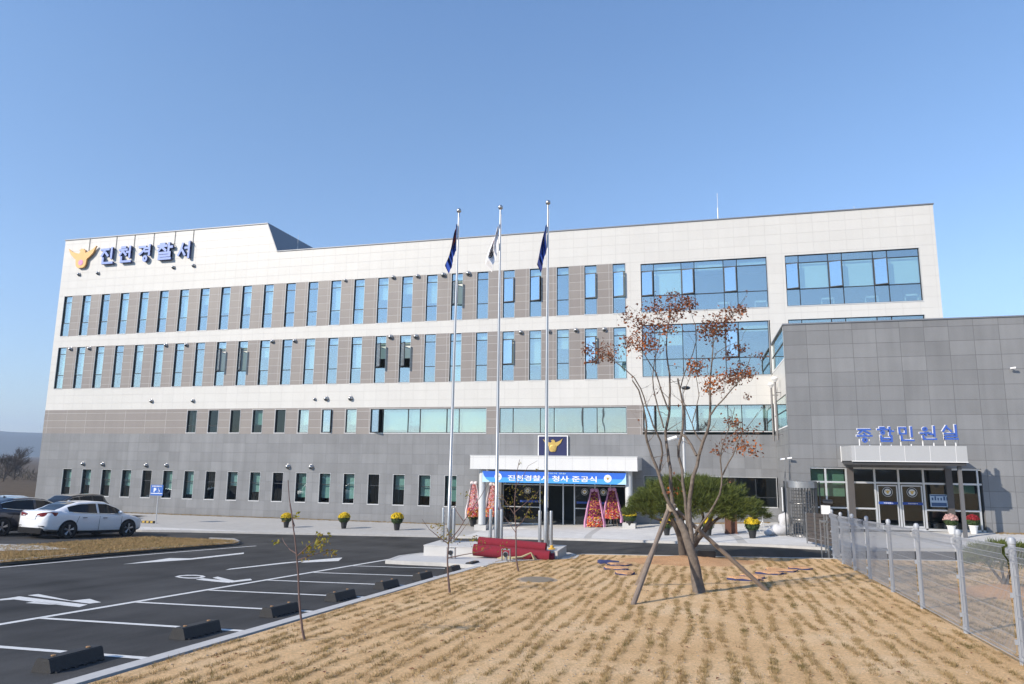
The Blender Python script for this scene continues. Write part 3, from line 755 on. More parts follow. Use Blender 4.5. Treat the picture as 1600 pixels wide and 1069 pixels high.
# -- vent hoods on the facade ---------------------------------------
VENTS = [(-22.668,15.639),(-19.191,15.656),(-17.464,15.641),(-15.691,15.625),(-13.995,15.617),(-44.911,11.646),(-43.219,11.635),(-36.535,11.668),(-34.816,11.638),(-27.925,11.660),(-26.208,11.649),(-19.212,11.676),(-17.454,11.646),(-10.495,11.672),(-8.731,11.669),(-7.058,11.680),(-5.337,11.664),(-37.312,7.703),(-33.877,7.691),(-42.638,3.283),(-40.919,3.268),(-37.243,3.244),(-35.572,3.265),(-24.465,7.695),(-23.618,7.720),(-21.862,7.721),(-26.129,3.303),(-24.438,3.301),(-44.941,17.339),(-43.196,17.338),(-36.505,17.381),(-34.793,17.406)]
def vent_mesh(x, z, r):
    v = MB()
    v.lathe([(r * 1.15, 0.0), (r * 1.15, -0.03), (r, -0.035)], (x, YF, z), 14, 0, 'y')
    # dome hood closed all round; shade of its mouth coloured onto the lower faces
    n, m_ = 14, 5; vs = []; fs = []
    for j in range(m_ + 1):
        ph = math.pi / 2 * j / m_
        for k in range(n):
            t = 2 * math.pi * k / n
            vs.append((x + r * math.cos(t) * math.cos(ph), YF - 0.035 - r * 1.25 * math.sin(ph), z + r * math.sin(t) * math.cos(ph)))
    for j in range(m_):
        for k in range(n):
            k2 = (k + 1) % n
            low = math.sin(2 * math.pi * (k + .5) / n) < -0.25
            fs.append((j * n + k, j * n + k2, (j + 1) * n + k2, (j + 1) * n + k))
    o = len(v.f)
    v.add(vs, fs, 0)
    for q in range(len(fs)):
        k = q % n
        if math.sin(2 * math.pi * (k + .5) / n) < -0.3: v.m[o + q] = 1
    return v
for i, (x, z) in enumerate(VENTS):
    r = 0.15 if i in (3, 4, 11, 12, 24, 25, 26, 27) else (0.095 if i in (0, 23) else 0.125)
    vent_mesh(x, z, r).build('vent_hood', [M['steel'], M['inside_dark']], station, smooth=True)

# -- lightning rods on the roof ---------------------------------------
for i, (a, h) in enumerate((((-28.023,19.764), 1.3), ((1.489,18.637), 1.5), ((8.943,18.111), -0.25))):
    rd = MB(); y = (44, 43, 42.2)[i]
    rd.tube([(a[0], y, 17.6), (a[0], y, 18.2 + h * 0.7)], 0.035, 8); rd.tube([(a[0], y, 18.2 + h * 0.7), (a[0], y, 18.2 + h + .5)], 0.012, 6)
    rd.build('lightning_rod', M['alu_light'], station)

# -- entrance: glass wall, doors, canopy, columns ---------------------------------------
ent = MB(); z0, z1 = 0.14, 3.10
Y1 = YF + 0.22
for x in (-11.6, -9.32, -7.93, -7.26, -6.05, -5.15, -4.27):
    ent.box(x, x + 0.07, Y1 - 0.03, Y1 + 0.06, z0, z1)
ent.box(-11.6, -4.2, Y1 - 0.034, Y1 + 0.064, z1 - 0.1, z1); ent.box(-11.6, -4.2, Y1 - 0.034, Y1 + 0.064, 2.42, 2.48)
for a, b in ((-11.53, -9.32), (-7.19, -6.05)):
    ent.box(a, b, Y1 - 0.02, Y1 + 0.05, 1.12, 1.17); ent.box(a, b, Y1 - 0.02, Y1 + 0.05, z0, z0 + 0.08)
e_o = ent.build('entrance_frame', M['alu'], station)
eg = MB()
for a, b in ((-11.53, -9.33), (-7.18, -6.06), (-5.97, -5.16), (-5.07, -4.28)):
    eg.quad((a, Y1, z0 + .02), (b, Y1, z0 + .02), (b, Y1, 2.42), (a, Y1, 2.42))
eg.quad((-11.53, Y1 + 0.01, 2.48), (-4.27, Y1 + 0.01, 2.48), (-4.27, Y1 + 0.01, z1 - .1), (-11.53, Y1 + 0.01, z1 - .1))
eg.build('pane', M['glass_door'], e_o, fix=False)
M['navy'] = mat('navy_sign', (0.012, 0.016, 0.075), 0.45, 0, 0.1)
M['blue_strip'] = mat('blue_film', (0.02, 0.07, 0.32), 0.5, 0, 0.1)
M['gold'] = mat('gold_paint', (0.62, 0.42, 0.12), 0.35, 0.5, 0.15)
M['disc_white'] = mat('white_disc', (0.75, 0.74, 0.72), 0.5, 0, 0.05)
M['pink'] = mat('pink_enamel', (0.60, 0.25, 0.45), 0.5, 0, 0.1)
def emblem_disc(parent, x, y, z, r, ring=None):
    d = MB(); d.lathe([(r, 0), (r, -0.012)], (x, y, z), 24, 0, 'y'); d.lathe([(r * .92, -0.012), (r * .92, -0.016)], (x, y, z), 24, 1, 'y'); d.lathe([(r * .66, -0.016), (r * .66, -0.02)], (x, y, z), 24, 2, 'y')
    d.prism([(x + p[0] * r * .55, z + p[1] * r * .5) for p in EAGLE], 'y', y - 0.032, y - 0.02, 3)
    return d.build('emblem_disc', [M['disc_white'], M['frame_dark'] if ring is None else ring, M['disc_white'], M['gold']], parent)
for x in (-10.05, -6.62, -5.52): emblem_disc(e_o, x, Y1 - 0.012, 2.10, 0.2)
bs = MB()
for a, b in ((-10.5, -9.36), (-7.1, -6.1), (-5.9, -5.2)): bs.box(a, b, Y1 - 0.02, Y1 - 0.008, 1.42, 1.54)
bs.build('blue_strip', M['blue_strip'], e_o)
can = MB()
YC = 38.5
can.box(-12.62, -3.27, YC, YF, 3.39, 4.11)
c_o = can.build('canopy', panel_mat('canopy_panels', (0.66, 0.66, 0.65), (0.68, 0.68, 0.67), (0.50, 0.50, 0.49), 0.95, 3.0, 0.008, 0.4, ox=20, oz=20, stain=0.03), station)
lip = MB(); lip.box(-12.64, -3.25, YC - 0.015, YC + 0.05, 4.11, 4.15); lip.box(-12.64, -3.25, YC - 0.012, YC + 0.04, 3.365, 3.39)
lip.build('canopy_trim', M['alu_light'], c_o)
for x in (-12.0, -3.78):
    g = gh(x, 38.9)
    cm = MB(); cm.lathe([(0.20, 0.3), (0.20, 3.39 - g)], (x, 38.95, g), 24)
    col = cm.build('column', M['alu_light'], station); auto_smooth(col)
    cb = MB(); cb.box(x - 0.34, x + 0.34, 38.6, 39.3, g - 0.1, g + 0.28); cb.build('column_base', M['concrete'], col)
stp = MB(); stp.box(-12.4, -3.4, 39.7, YF + 0.02, -0.2, 0.135); stp.build('entrance_step', M['concrete'], station)

# navy emblem board above the canopy
bd = thing('emblem_board', 'navy square board with golden eagle crest above the white entrance canopy', 'sign', (-8.45, YF, 4.15))
b1 = (-9.309,5.299)
b2 = (-7.601,4.161)
q = MB(); q.box(b1[0], b2[0], YF - 0.10, YF - 0.005, b2[1], b1[1]); q.build('board', M['navy'], bd)
q = MB(); w = 0.05
q.box(b1[0] - w, b1[0], YF - 0.12, YF - 0.005, b2[1] - w, b1[1] + w); q.box(b2[0], b2[0] + w, YF - 0.12, YF - 0.005, b2[1] - w, b1[1] + w)
q.box(b1[0], b2[0], YF - 0.12, YF - 0.005, b1[1], b1[1] + w); q.box(b1[0], b2[0], YF - 0.12, YF - 0.005, b2[1] - w, b2[1]); q.build('frame', M['white_paint'], bd)
ex, ez = (b1[0] + b2[0]) / 2, (b1[1] + b2[1]) / 2 + 0.02
q = MB(); q.prism([(ex + p[0] * .6, ez + p[1] * .5) for p in EAGLE], 'y', YF - 0.14, YF - 0.10, 0)
q.lathe([(0.2, -0.14), (0.2, -0.17), (0.15, -0.18)], (ex, YF, ez - 0.14), 20, 0, 'y'); q.lathe([(0.1, -0.18), (0.1, -0.2)], (ex, YF, ez - 0.14), 16, 0, 'y')
q.build('eagle_crest', M['gold'], bd)

# banner under the canopy
M['banner_blue'] = mat('banner_blue', (0.02, 0.13, 0.60), 0.65, 0, 0.08)
M['banner_sky'] = mat('banner_sky', (0.06, 0.33, 0.82), 0.65, 0, 0.06)
M['banner_pale'] = mat('banner_pale', (0.45, 0.68, 0.85), 0.65, 0, 0.05)
M['banner_white'] = mat('banner_white', (0.80, 0.80, 0.82), 0.65, 0, 0.03)
YB = 38.62
l1 = (-11.912,3.277)
l2 = (-3.884,2.655)
bn = thing('banner', 'blue and white cloth banner with white lettering strung under the entrance canopy', 'banner', ((l1[0] + l2[0]) / 2, YB, l2[1]))
q = MB(); bx0, bx1, bz0, bz1 = l1[0], l2[0], l2[1], l1[1] - 0.02
zm = bz0 + (bz1 - bz0) * 0.45
q.box(bx0, bx1, YB, YB + 0.01, zm, bz1, 0); q.box(bx0, bx1, YB, YB + 0.01, bz0, zm, 1)
H_ = bz1 - bz0
for sx, sg in ((bx0, 1), (bx1, -1)):
    q.prism([(sx, bz0), (sx + sg * .5, bz0), (sx + sg * .25, bz0 + H_ * .25), (sx + sg * .08, bz0 + H_ * .6), (sx, bz0 + H_ * .95)][::sg], 'y', YB - 0.004, YB, 2)
q.build('cloth', [M['banner_blue'], M['banner_sky'], M['banner_pale']], bn)
put_text('lettering', '진천경찰서 청사 준공식', (bx1 - bx0) * 0.62, H_ * 0.52, 0.01, ((bx0 + bx1) / 2 - .05, YB - 0.012, bz0 + H_ * 0.42), M['banner_white'], bn, 0.02)
put_text('lettering', '국민의 경찰', 1.1, H_ * 0.13, 0.008, ((bx0 + bx1) / 2 + .2, YB - 0.01, bz0 + H_ * 0.88), M['banner_pale'], bn, 0.01)
for x in (bx0 + 0.92, bx1 - 0.98):
    d = MB(); zc = bz0 + H_ * .5; r = H_ * .34
    d.lathe([(r, 0), (r, -0.014)], (x, YB, zc), 24, 0, 'y'); d.lathe([(r * .6, -0.014), (r * .6, -0.018)], (x, YB, zc), 20, 1, 'y')
    d.prism([(x + p[0] * r * .5, zc + p[1] * r * .45) for p in EAGLE], 'y', YB - 0.028, YB - 0.018, 2)
    d.build('emblem_disc', [M['banner_white'], M['disc_white'], M['gold']], bn)

# big sign on the upper wall
M['sign_face'] = mat('sign_blue', (0.22, 0.31, 0.66), 0.4, 0.0, 0.05)
M['sign_side'] = mat('sign_side', (0.03, 0.05, 0.16), 0.5)
M['sign_yellow'] = mat('sign_yellow', (0.74, 0.42, 0.13), 0.45, 0, 0.08)
sg = thing('wall_sign', 'large pale blue Korean letters and yellow eagle mounted high on the white wall', 'sign', (-42, YF, 16.5))
LT = [(-42.971,17.893),(-41.757,19.204),(-41.321,17.901),(-40.126,19.207),(-39.586,17.834),(-38.413,19.208),(-37.908,17.910),(-36.565,19.226),(-36.159,17.944),(-34.992,19.227)]
for i, ch in enumerate('진천경찰서'):
    (xa, za), (xb, zb) = LT[2 * i], LT[2 * i + 1]
    hangul(ch, xa + .05, za + .06, (xb - xa) - .1, (zb - za) - .12, YF - .22, .15, .15).build('letter', [M['sign_face'], M['sign_side']], sg)
    wr = MB(); wr.tube([(xb - 0.05, YF - 0.03, zb - 0.1), (xb - 0.05, YF - 0.03, 20.1)], 0.016, 6); wr.tube([(xb - .05, YF - .03, zb - .1), (xb - .05, YF - .3, zb - .2)], 0.02, 6); wr.build('cable', M['frame_dark'], sg)
e1 = (-44.731,18.626)
e2 = (-46.128,19.373)
ew = abs(e1[0] - e2[0]) * 0.98
q = MB(); q.prism([(e1[0] + p[0] * ew * .94, e1[1] - .08 + p[1] * ew * .76) for p in EAGLE], 'y', YF - 0.20, YF - 0.08, 0)
q.build('eagle_emblem', M['sign_yellow'], sg)
q = MB(); q.lathe([(ew * .16, -0.20), (ew * .16, -0.215)], (e1[0], YF, e1[1] - .08 - ew * .25), 16, 0, 'y'); q.build('emblem_heart', M['pink'], sg)
wr = MB(); wr.tube([(e1[0] + .45, YF - 0.03, e1[1] + .5), (e1[0] + .45, YF - 0.03, 20.1)], 0.016, 6); wr.build('cable', M['frame_dark'], sg)
# ------------------------------------------------------------------ the civil service wing, nearer the camera
YW = 35.4
wing = thing('office_wing', 'lower grey stone wing with flat roof, a glazed entrance and white canopy', 'building', (12.0, YW + 3, 1.0))
M['wing_stone'] = panel_mat('wing_granite', (0.178, 0.182, 0.187), (0.218, 0.223, 0.229), (0.115, 0.117, 0.12), 1.0, 0.665, 0.010, 0.5, ox=-4.03 + 20 - YW + 35.4, oz=0.665 * 20 - 10.42, stain=0.13, speck=0.13)
WX0, WX1 = 4.03, 24.0
ZT = 10.42
q1 = (4.861,3.574)
q2 = (11.805,3.730)
ex0, ex1, ez1 = q1[0], q2[0], (8.448,3.739)[1]
st = MB()
strip(st, WX0, WX1, 0.4, ez1, [(ex0, ex1)], YW, 0.35)
strip(st, WX0, WX1, ez1, ZT, [], YW, 0.35)
st.box(WX1 - 0.35, WX1, YW + 0.35, YF + 8, 0.4, ZT)
st.box(WX0, WX0 + 0.3, YW + 0.35, YF, 0.3, 5.60)
st.build('stone_wall', M['wing_stone'], wing)
rf = MB(); rf.box(WX0 + 0.3, WX1 - 0.35, YW + 0.35, YF - 0.01, ZT - 0.4, ZT - 0.15); rf.build('roof', M['slab'], wing)
cp = MB(); cp.box(WX0 - 0.04, WX1 + 0.04, YW - 0.04, YW + 0.4, ZT, ZT + 0.06); cp.box(WX0 - 0.04, WX0 + 0.34, YW + 0.4, YF, ZT, ZT + 0.06); cp.build('coping', M['coping'], wing)
wp = MB(); wp.box(WX0, WX0 + 0.3, YW + 0.35, YF, 7.16, 8.80); wp.build('white_band', M['white_panel'], wing)
for z0, z1, rows in ((5.60, 7.16, (0.55, 1.0)), (8.80, ZT, (0.5, 1.0))):
    fr = MB()
    fr.box(WX0 - 0.02, WX0 + 0.1, YF - 0.12, YF - 0.02, z0, z1, 0); fr.box(WX0, WX0 + 0.08, YW + 0.35, YW + 0.42, z0, z1, 0)
    fr.box(WX0 - 0.02, WX0 + 0.1, YW + 0.36, YF - 0.03, z0, z0 + 0.06, 0); fr.box(WX0, WX0 + .08, YW + 0.42, YF - 0.12, z0 + (z1 - z0) * .52, z0 + (z1 - z0) * .52 + .03, 1)
    f_o = fr.build('side_window', [M['white_paint'], M['frame_dark']], wing)
    p = MB(); p.quad((WX0 + 0.04, YF - 0.12, z0 + .06), (WX0 + 0.04, YW + 0.42, z0 + .06), (WX0 + 0.04, YW + 0.42, z1), (WX0 + 0.04, YF - 0.12, z1))
    p.build('pane', M['glass'], f_o, fix=False)
rm = MB()
rm.box(WX0 + 0.3, WX1 - .36, YF - 0.3, YF - 0.1, 0.4, ZT - 0.42); rm.box(WX0 + .3, WX1 - .36, YW + .36, YF - .3, 0.6, 1.04)
rm.box(WX0 + .31, WX1 - .36, YW + 0.36, YF - .3, 4.6, 4.9)
rm.build('room_wall', M['inside_dark'], wing)

# glazed entrance front
PX = [(4.790,2.275),(5.510,2.293),(6.382,2.315),(6.542,2.319),(7.557,2.344),(8.530,2.367),(9.527,2.392),(10.508,2.416),(10.980,2.428),(11.694,2.445)]
px = [p[0] for p in PX]
zb = 1.06
ztr = (8.400,3.063)[1]
zmid = (8.318,1.918)[1]
gf = MB(); Yg = YW + 0.12
for i, x in enumerate(px):
    if i in (3, 7): gf.box(x - 0.13, x + 0.13, YW - 0.06, Yg + 0.1, zb, ez1 - 0.005, 1)
    elif i == 0: gf.box(x, x + 0.06, Yg - 0.05, Yg + 0.06, zb, ez1 - 0.004, 0)
    elif i == 9: gf.box(x - 0.07, x, Yg - 0.05, Yg + 0.06, zb, ez1 - 0.004, 0)
    else: gf.box(x - 0.04, x + 0.04, Yg - 0.05, Yg + 0.06, zb, ez1 - 0.004, 0)
gf.box(ex0, ex1, Yg - 0.054, Yg + 0.064, ez1 - 0.08, ez1 - 0.002, 0)
gf.box(ex0, ex1, Yg - 0.054, Yg + 0.064, ztr - 0.04, ztr + 0.04, 0)
for a, b in ((0, 2), (3, 4), (6, 7), (7, 9)): gf.box(px[a] + .04, px[b] - .04, Yg - 0.046, Yg + 0.056, zmid - 0.035, zmid + 0.035, 0)
gf.box(ex0, ex1, Yg - 0.05, Yg + 0.06, zb - .04, zb + 0.06, 0)
g_o = gf.build('entrance_frame', [M['alu'], mat('bronze_post', (0.11, 0.10, 0.095), 0.5, 0.3)], wing)
gp = MB()
for a, b in zip(px, px[1:]):
    if b - a < 0.3: continue
    gp.quad((a + .05, Yg, zb + .06), (b - .05, Yg, zb + .06), (b - .05, Yg, ztr), (a + .05, Yg, ztr)); gp.quad((a + .05, Yg, ztr + .04), (b - .05, Yg, ztr + .04), (b - .05, Yg, ez1 - .08), (a + .05, Yg, ez1 - .08))
gp.build('pane', M['glass_low'], g_o, fix=False)
for a, b in ((4, 5), (5, 6)):
    x0, x1 = px[a] + 0.07, px[b] - 0.07
    d = MB(); d.box(x0, x0 + .05, Yg - .04, Yg + .03, zb + .07, ztr - .09); d.box(x1 - .05, x1, Yg - .04, Yg + .03, zb + .07, ztr - .09); d.box(x0 + .05, x1 - .05, Yg - .04, Yg + .03, ztr - .14, ztr - .09); d.box(x0 + .05, x1 - .05, Yg - .04, Yg + .03, zb + .07, zb + .15)
    do = d.build('door', M['alu'], wing)
    xc = (x0 + x1) / 2
    emblem_disc(do, xc, Yg - 0.045, (8.372,2.670)[1], 0.21)
    b_ = MB(); zz = (8.337,2.182)[1]; b_.box(x0 + .02, x1 - .02, Yg - .046, Yg - .042, zz - .055, zz + .055); b_.build('blue_strip', M['blue_strip'], do)
    put_text('lettering', '진천경찰서', (x1 - x0) * .45, .05, .004, (xc, Yg - .05, zz), M['white_paint'], do, 0.02)
bl = MB()
for a, b in ((0, 1), (1, 2)): bl.box(px[a] + .05, px[b] - .05, Yg + .25, Yg + .26, (5.719,2.412)[1], ez1 - .1)
bl.box(px[7] + .1, px[9] - .1, Yg + .25, Yg + .26, (10.899,2.644)[1], ztr)
bl.build('blind', mat('green_blind', (0.36, 0.44, 0.32), 0.9), g_o)
# information board on the glass
p1 = (9.707,2.603)
p2 = (10.380,2.071)
ib = MB(); ib.box(p1[0], p2[0], YW - 0.02, YW, p2[1], p1[1], 0)
ib.box(p1[0] + .04, p2[0] - .04, YW - 0.024, YW - .02, p2[1] + .03, p2[1] + (p1[1] - p2[1]) * .34, 1)
for k in range(7):
    a = p1[0] + .06 + k * .115; h = RN.uniform(.10, .2); ib.box(a, a + RN.uniform(.05, .09), YW - .025, YW - .02, p2[1] + .28, p2[1] + .28 + h, 1)
ib.box(p1[0] + .02, p2[0] - .02, YW - .025, YW - .02, p1[1] - .07, p1[1] - .02, 1)
tag(ib.build('notice_board', [mat('notice_pale', (0.45, 0.55, 0.66), .6), mat('notice_blue', (0.04, 0.09, 0.20), .6)]), 'blue and white notice board fixed to the glass beside the wing doors', 'sign')

# canopy of the wing
YD = 33.0
cx0, cx1, cz0, cz1 = 6.21, 10.56, 4.02, 4.66
cn = MB(); cn.box(cx0, cx1, YD, YW - .002, cz0, cz1)
cno = cn.build('canopy', panel_mat('wing_canopy_panels', (0.40, 0.41, 0.42), (0.42, 0.43, 0.44), (0.62, 0.62, 0.62), 0.95, 3.0, 0.012, 0.35, ox=20 + .55, oz=20, stain=0.03), wing)
tr = MB(); tr.box(cx0 - .01, cx1 + .01, YD - .012, YD + .03, cz0 - .03, cz0); tr.box(cx0 - .015, cx0 + .02, YW - .06, YW - .01, cz0 - .04, cz1 + .02); tr.build('canopy_trim', M['white_paint'], cno)
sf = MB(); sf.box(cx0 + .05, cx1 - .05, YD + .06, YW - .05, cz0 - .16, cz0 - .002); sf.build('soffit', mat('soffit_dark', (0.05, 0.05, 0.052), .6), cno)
pc = (10.332,1.444)
pl = MB(); pl.box(pc[0] - .08, pc[0] + .05, 33.25, 33.38, gh(pc[0], 33.3) - .1, cz0 - .01); pl.build('canopy_post', mat('post_grey', (0.12, 0.12, 0.125), .5), wing)

# letters standing on the canopy
ls = thing('canopy_letters', 'row of five blue Korean letters standing on white posts atop the wing canopy', 'sign', (8.4, YD + .12, cz1))
LS = [(6.490,4.778),(7.065,5.374),(7.301,4.822),(7.908,5.428),(8.087,4.852),(8.664,5.440),(8.914,4.908),(9.519,5.466),(9.750,4.925),(10.329,5.518)]
M['letter_blue'] = mat('letter_blue', (0.045, 0.11, 0.42), 0.4, 0, 0.06)
for i, ch in enumerate('종합민원실'):
    (xa, za), (xb, zb_) = LS[2 * i], LS[2 * i + 1]
    lo = hangul(ch, xa, za, xb - xa, zb_ - za, YD + .06, .07, .118, 0).build('letter', [M['letter_blue'], M['letter_blue']], ls)
    hangul(ch, xa - .012, za + .012, xb - xa, zb_ - za, YD + .155, .02, .15, 0).build('letter_back', [M['white_paint'], M['white_paint']], lo)
    for k in (0.16, 0.84):
        x = xa + (xb - xa) * k
        p = MB(); p.box(x - .018, x + .018, YD + .19, YD + .225, cz1, za + (zb_ - za) * .5); p.build('letter_post', M['white_paint'], ls)
# small lamps and a camera on the wing wall
for i, (u, v) in enumerate([(13.352,8.096),(3.666,4.055),(3.976,4.103)]):
    w = MB(); w.tube([(u, YW, v), (u, YW - .16, v + .03)], [.02, .02], 8); w.tube([(u - .10, YW - .17, v), (u + .10, YW - .20, v + .02)], [.04, .05], 10)
    tag(w.build('security_camera', M['white_paint']), ['small white camera high on the grey wing wall', 'left one of two white cameras at the inner corner of the grey wing', 'right one of two white cameras at the inner corner of the grey wing'][i], 'camera', 'wall cameras')
for i, (hx, hy, ht) in enumerate(((3.70, 39.2, 7.95), (3.76, 37.8, 8.1))):
    w = MB(); w.tube([(hx, hy, 5.0), (hx, hy, ht - .12)], .05, 8, 0); w.lathe([(.05, -.16), (.16, -.02), (.18, .04), (.10, .10), (.02, .12)], (hx, hy, ht), 14, 1)
    w.tube([(hx, hy, 5.3), (4.05, hy, 5.3)], .025, 6, 0); w.tube([(hx, hy, 7.4), (4.05, hy, 7.4)], .025, 6, 0)
    tag(w.build('flue_pipe', [mat('pipe_grey', (0.2, 0.19, 0.185), .5, .3), M['white_paint']]), ['white capped flue pipe on the side wall, the one farther from the camera', 'white capped flue pipe on the side wall, the one nearer the camera'][i], 'pipe', 'flue pipes')
# ------------------------------------------------------------------ flagpole plinth and what stands round it
PLF = 25.6
pf = (-9.468,23.549,0.510)
pr = (-4.892,24.254,0.574)
PX0, PX1 = -9.75, -4.85
zt_ = 0.80
pb = MB()
pb.box(PX0, PX1, 24.6, 26.3, 0.25, zt_); pb.box(PX0 - .012, PX1 + .012, 24.588, 26.312, zt_, zt_ + .03)
tag(pb.build('plinth', M['concrete']), 'long low concrete plinth carrying the three flagpoles', 'plinth')
POLES = [(700.5, 845, 717, 330.5), (775, 845, 782, 325.5), (852.5, 845, 856.3, 318.5)]
cloth_cols = []
def pole(i, lab):
    u, v, ut, vt = POLES[i]
    y = 25.75
    b = [(-9.236,0.926), (-7.378,0.998), (-5.513,1.069)][i]
    t = [(-9.138,13.709), (-7.391,13.700), (-5.460,13.737)][i]
    x = b[0]; dx = t[0] - b[0]
    th = thing('flagpole', lab, 'flagpole', (x, y, zt_ + .03), 'flagpoles on the plinth')
    H = t[1]
    at = lambda z: (x + dx * (z - zt_) / (H - zt_), y, z)
    p = MB(); p.tube([at(zt_ + .03), at(2.6), at(2.62), at(7), at(H)], [.075, .072, .062, .055, .035], 12); auto_smooth(p.build('pole', M['steel'], th))
    p = MB(); p.ball(at(H + .1), .1, 14, 10); p.build('finial', M['steel'], th, smooth=True)
    p = MB(); p.lathe([(.16, 0), (.16, .03)], (x, y, zt_ + .03), 16)
    for a in (-.21, .21): p.lathe([(.062, 0), (.062, 1.22), (.055, 1.25)], (x + a, y - .03, zt_ + .03), 12)
    p.lathe([(.062, 0), (.062, 1.16), (.055, 1.2)], (x + .02, y + .2, zt_ + .03), 12)
    auto_smooth(p.build('base_posts', M['steel'], th))
    p = MB(); p.tube([(at(2.2)[0] + .09, y - .06, 2.2), (at(H - .2)[0] + .05, y - .05, H - .2)], .006, 5); p.build('halyard', M['white_paint'], th)
    return at, H
def drape_flag(name, lab, at, ztop, zlow, wd, mats, colfn, folds=4.0, seed=1):
    rn = random.Random(seed); nu, nv = 44, 48
    mb = MB(); vs = []; fs = []
    ph = [rn.uniform(0, 6.28) for _ in range(4)]
    for j in range(nv + 1):
        v = j / nv
        for i in range(nu + 1):
            u = i / nu
            # the fly hangs below the hoist in gathered folds
            spread = (0.10 + 0.90 * min(1, v * 1.25) ** 0.8) * (1 - max(0, v - .78) * 2.2)
            k = math.sin(u * folds * 6.28 + ph[0] + v * 1.5)
            x = -wd * spread * (u * .95 + .12 * k * u + .05 * math.sin(v * 5 + ph[1])) - .05 + (.06 * u * math.sin(3.1 * v) if folds > 3.5 else 0)
            yy = -.05 + .13 * spread * k * (0.4 + u * .8) + .05 * math.sin(u * 9 + v * 6 + ph[2])
            z = ztop + (zlow - ztop) * (v * (0.62 + .38 * u)) - u * (ztop - zlow) * .16
            p = at(z); vs.append((p[0] + x, p[1] + yy, z))
    for j in range(nv):
        for i in range(nu): fs.append((j * (nu + 1) + i, j * (nu + 1) + i + 1, (j + 1) * (nu + 1) + i + 1, (j + 1) * (nu + 1) + i))
    mb.v = vs; mb.f = fs; mb.m = [colfn((q % nu + .5) / nu, (q // nu + .5) / nv) for q in range(len(fs))]
    o = mb.build(name, mats, None, True, fix=False)
    return tag(o, lab, 'flag', 'flags hanging from the poles')
fl_navy = mat('flag_navy', (0.02, 0.035, 0.17), .8); fl_or = mat('flag_orange', (0.70, 0.22, 0.05), .8); fl_blue = mat('flag_blue', (0.02, 0.07, 0.38), .8)
fl_white = mat('flag_white', (0.78, 0.78, 0.80), .8); fl_gold = mat('flag_gold', (0.62, 0.45, 0.10), .8); fl_red = mat('flag_red', (0.55, 0.03, 0.05), .8); fl_black = mat('flag_black', (0.02, 0.02, 0.022), .8)
at, H = pole(0, 'steel flagpole with the navy and orange flag, leftmost of the three poles')
drape_flag('flag', 'navy flag with an orange patch hanging limp on the leftmost pole', at, H - .45, H - 2.25, .50, [fl_navy, fl_or, fl_blue], lambda u, v: 1 if (.12 < u < .55 and .12 < v < .52) else (2 if v > .75 else 0), 4, 3)
at, H = pole(1, 'steel flagpole with the white flag, between the two other poles')
def tk(u, v):
    if .30 < u < .62 and .16 < v < .36: return 1 if int(v * 60) % 4 < 2 else 0
    if .42 < u < .72 and .66 < v < .84: return 1 if int(v * 60) % 4 < 2 else 0
    d = math.hypot((u - .55), (v - .5) * 1.2)
    if d < .10: return 2 if v < .5 else 3
    return 0
drape_flag('flag', 'white national flag with black bars hanging limp on the pole in between', at, H - .55, H - 2.25, .53, [fl_white, fl_black, fl_red, fl_navy], tk, 2.4, 5)
at, H = pole(2, 'steel flagpole with the plain blue flag, tallest looking pole of three')
drape_flag('flag', 'royal blue flag with a small gold crest hanging limp on the right pole', at, H - .75, H - 2.45, .44, [fl_blue, fl_gold, fl_navy], lambda u, v: 1 if math.hypot(u - .4, (v - .42)) < .12 else (2 if u > .75 else 0), 4, 8)

# red carpet rolls leaning on the plinth
M['carpet'] = mat('red_carpet', (0.20, 0.012, 0.025), 0.95, 0, .2, 14, .4, 120)
def roll(lab, a, b, r):
    m_ = MB(); a, b = Vector(a), Vector(b); n = 26
    d = (b - a).normalized(); s = d.cross(Vector((0, 0, 1))).normalized(); u = s.cross(d)
    vs = []; fs = []
    for i in range(9):
        p = a + (b - a) * i / 8
        for k in range(n):
            t = 2 * math.pi * k / n; rr = r * (1 + .015 * math.sin(3 * t + i) + (.04 if k == 3 else 0))
            vs.append(p + (s * math.cos(t) + u * math.sin(t)) * rr)
    for i in range(8):
        for k in range(n): fs.append((i * n + k, i * n + (k + 1) % n, (i + 1) * n + (k + 1) % n, (i + 1) * n + k))
    m_.add(vs, fs)
    for e, p, q in ((0, a, -1), (1, b, 1)):   # spiral ends: rings stepping inwards
        for k_ in range(6):
            r0, r1 = r * (1 - k_ / 6), r * (1 - (k_ + 1) / 6); o = .012 * (k_ % 2) * -q
            ring = [p + d * o + (s * math.cos(2 * math.pi * k / n) + u * math.sin(2 * math.pi * k / n)) * max(r0, .004) for k in range(n)] + [p + d * o + (s * math.cos(2 * math.pi * k / n) + u * math.sin(2 * math.pi * k / n)) * max(r1, .003) for k in range(n)]
            m_.add(ring, [(k, (k + 1) % n, n + (k + 1) % n, n + k) for k in range(n)])
    o = m_.build('carpet_roll', M['carpet'], None)
    auto_smooth(o)
    return tag(o, lab, 'carpet', 'red carpet rolls by the plinth')
roll('red carpet roll lying lowest, in front against the concrete plinth', (-7.72, 24.18, 0.80), (-5.05, 24.28, 0.66), .20)
roll('red carpet roll lying on top of the others', (-7.62, 24.42, 1.05), (-5.22, 24.46, 0.93), .17)
roll('short end of a red carpet roll poking out behind the front roll', (-6.6, 24.36, 0.64), (-4.93, 24.40, 0.62), .155)
bag = MB(); bag.tube([(-6.85, 24.2, .56), (-6.55, 24.05, .60), (-6.25, 23.95, .58)], [.06, .1, .05], 10); bag.tube([(-6.3, 23.95, .62), (-5.95, 23.9, .66), (-5.62, 23.92, .82)], [.035, .04, .02], 8)
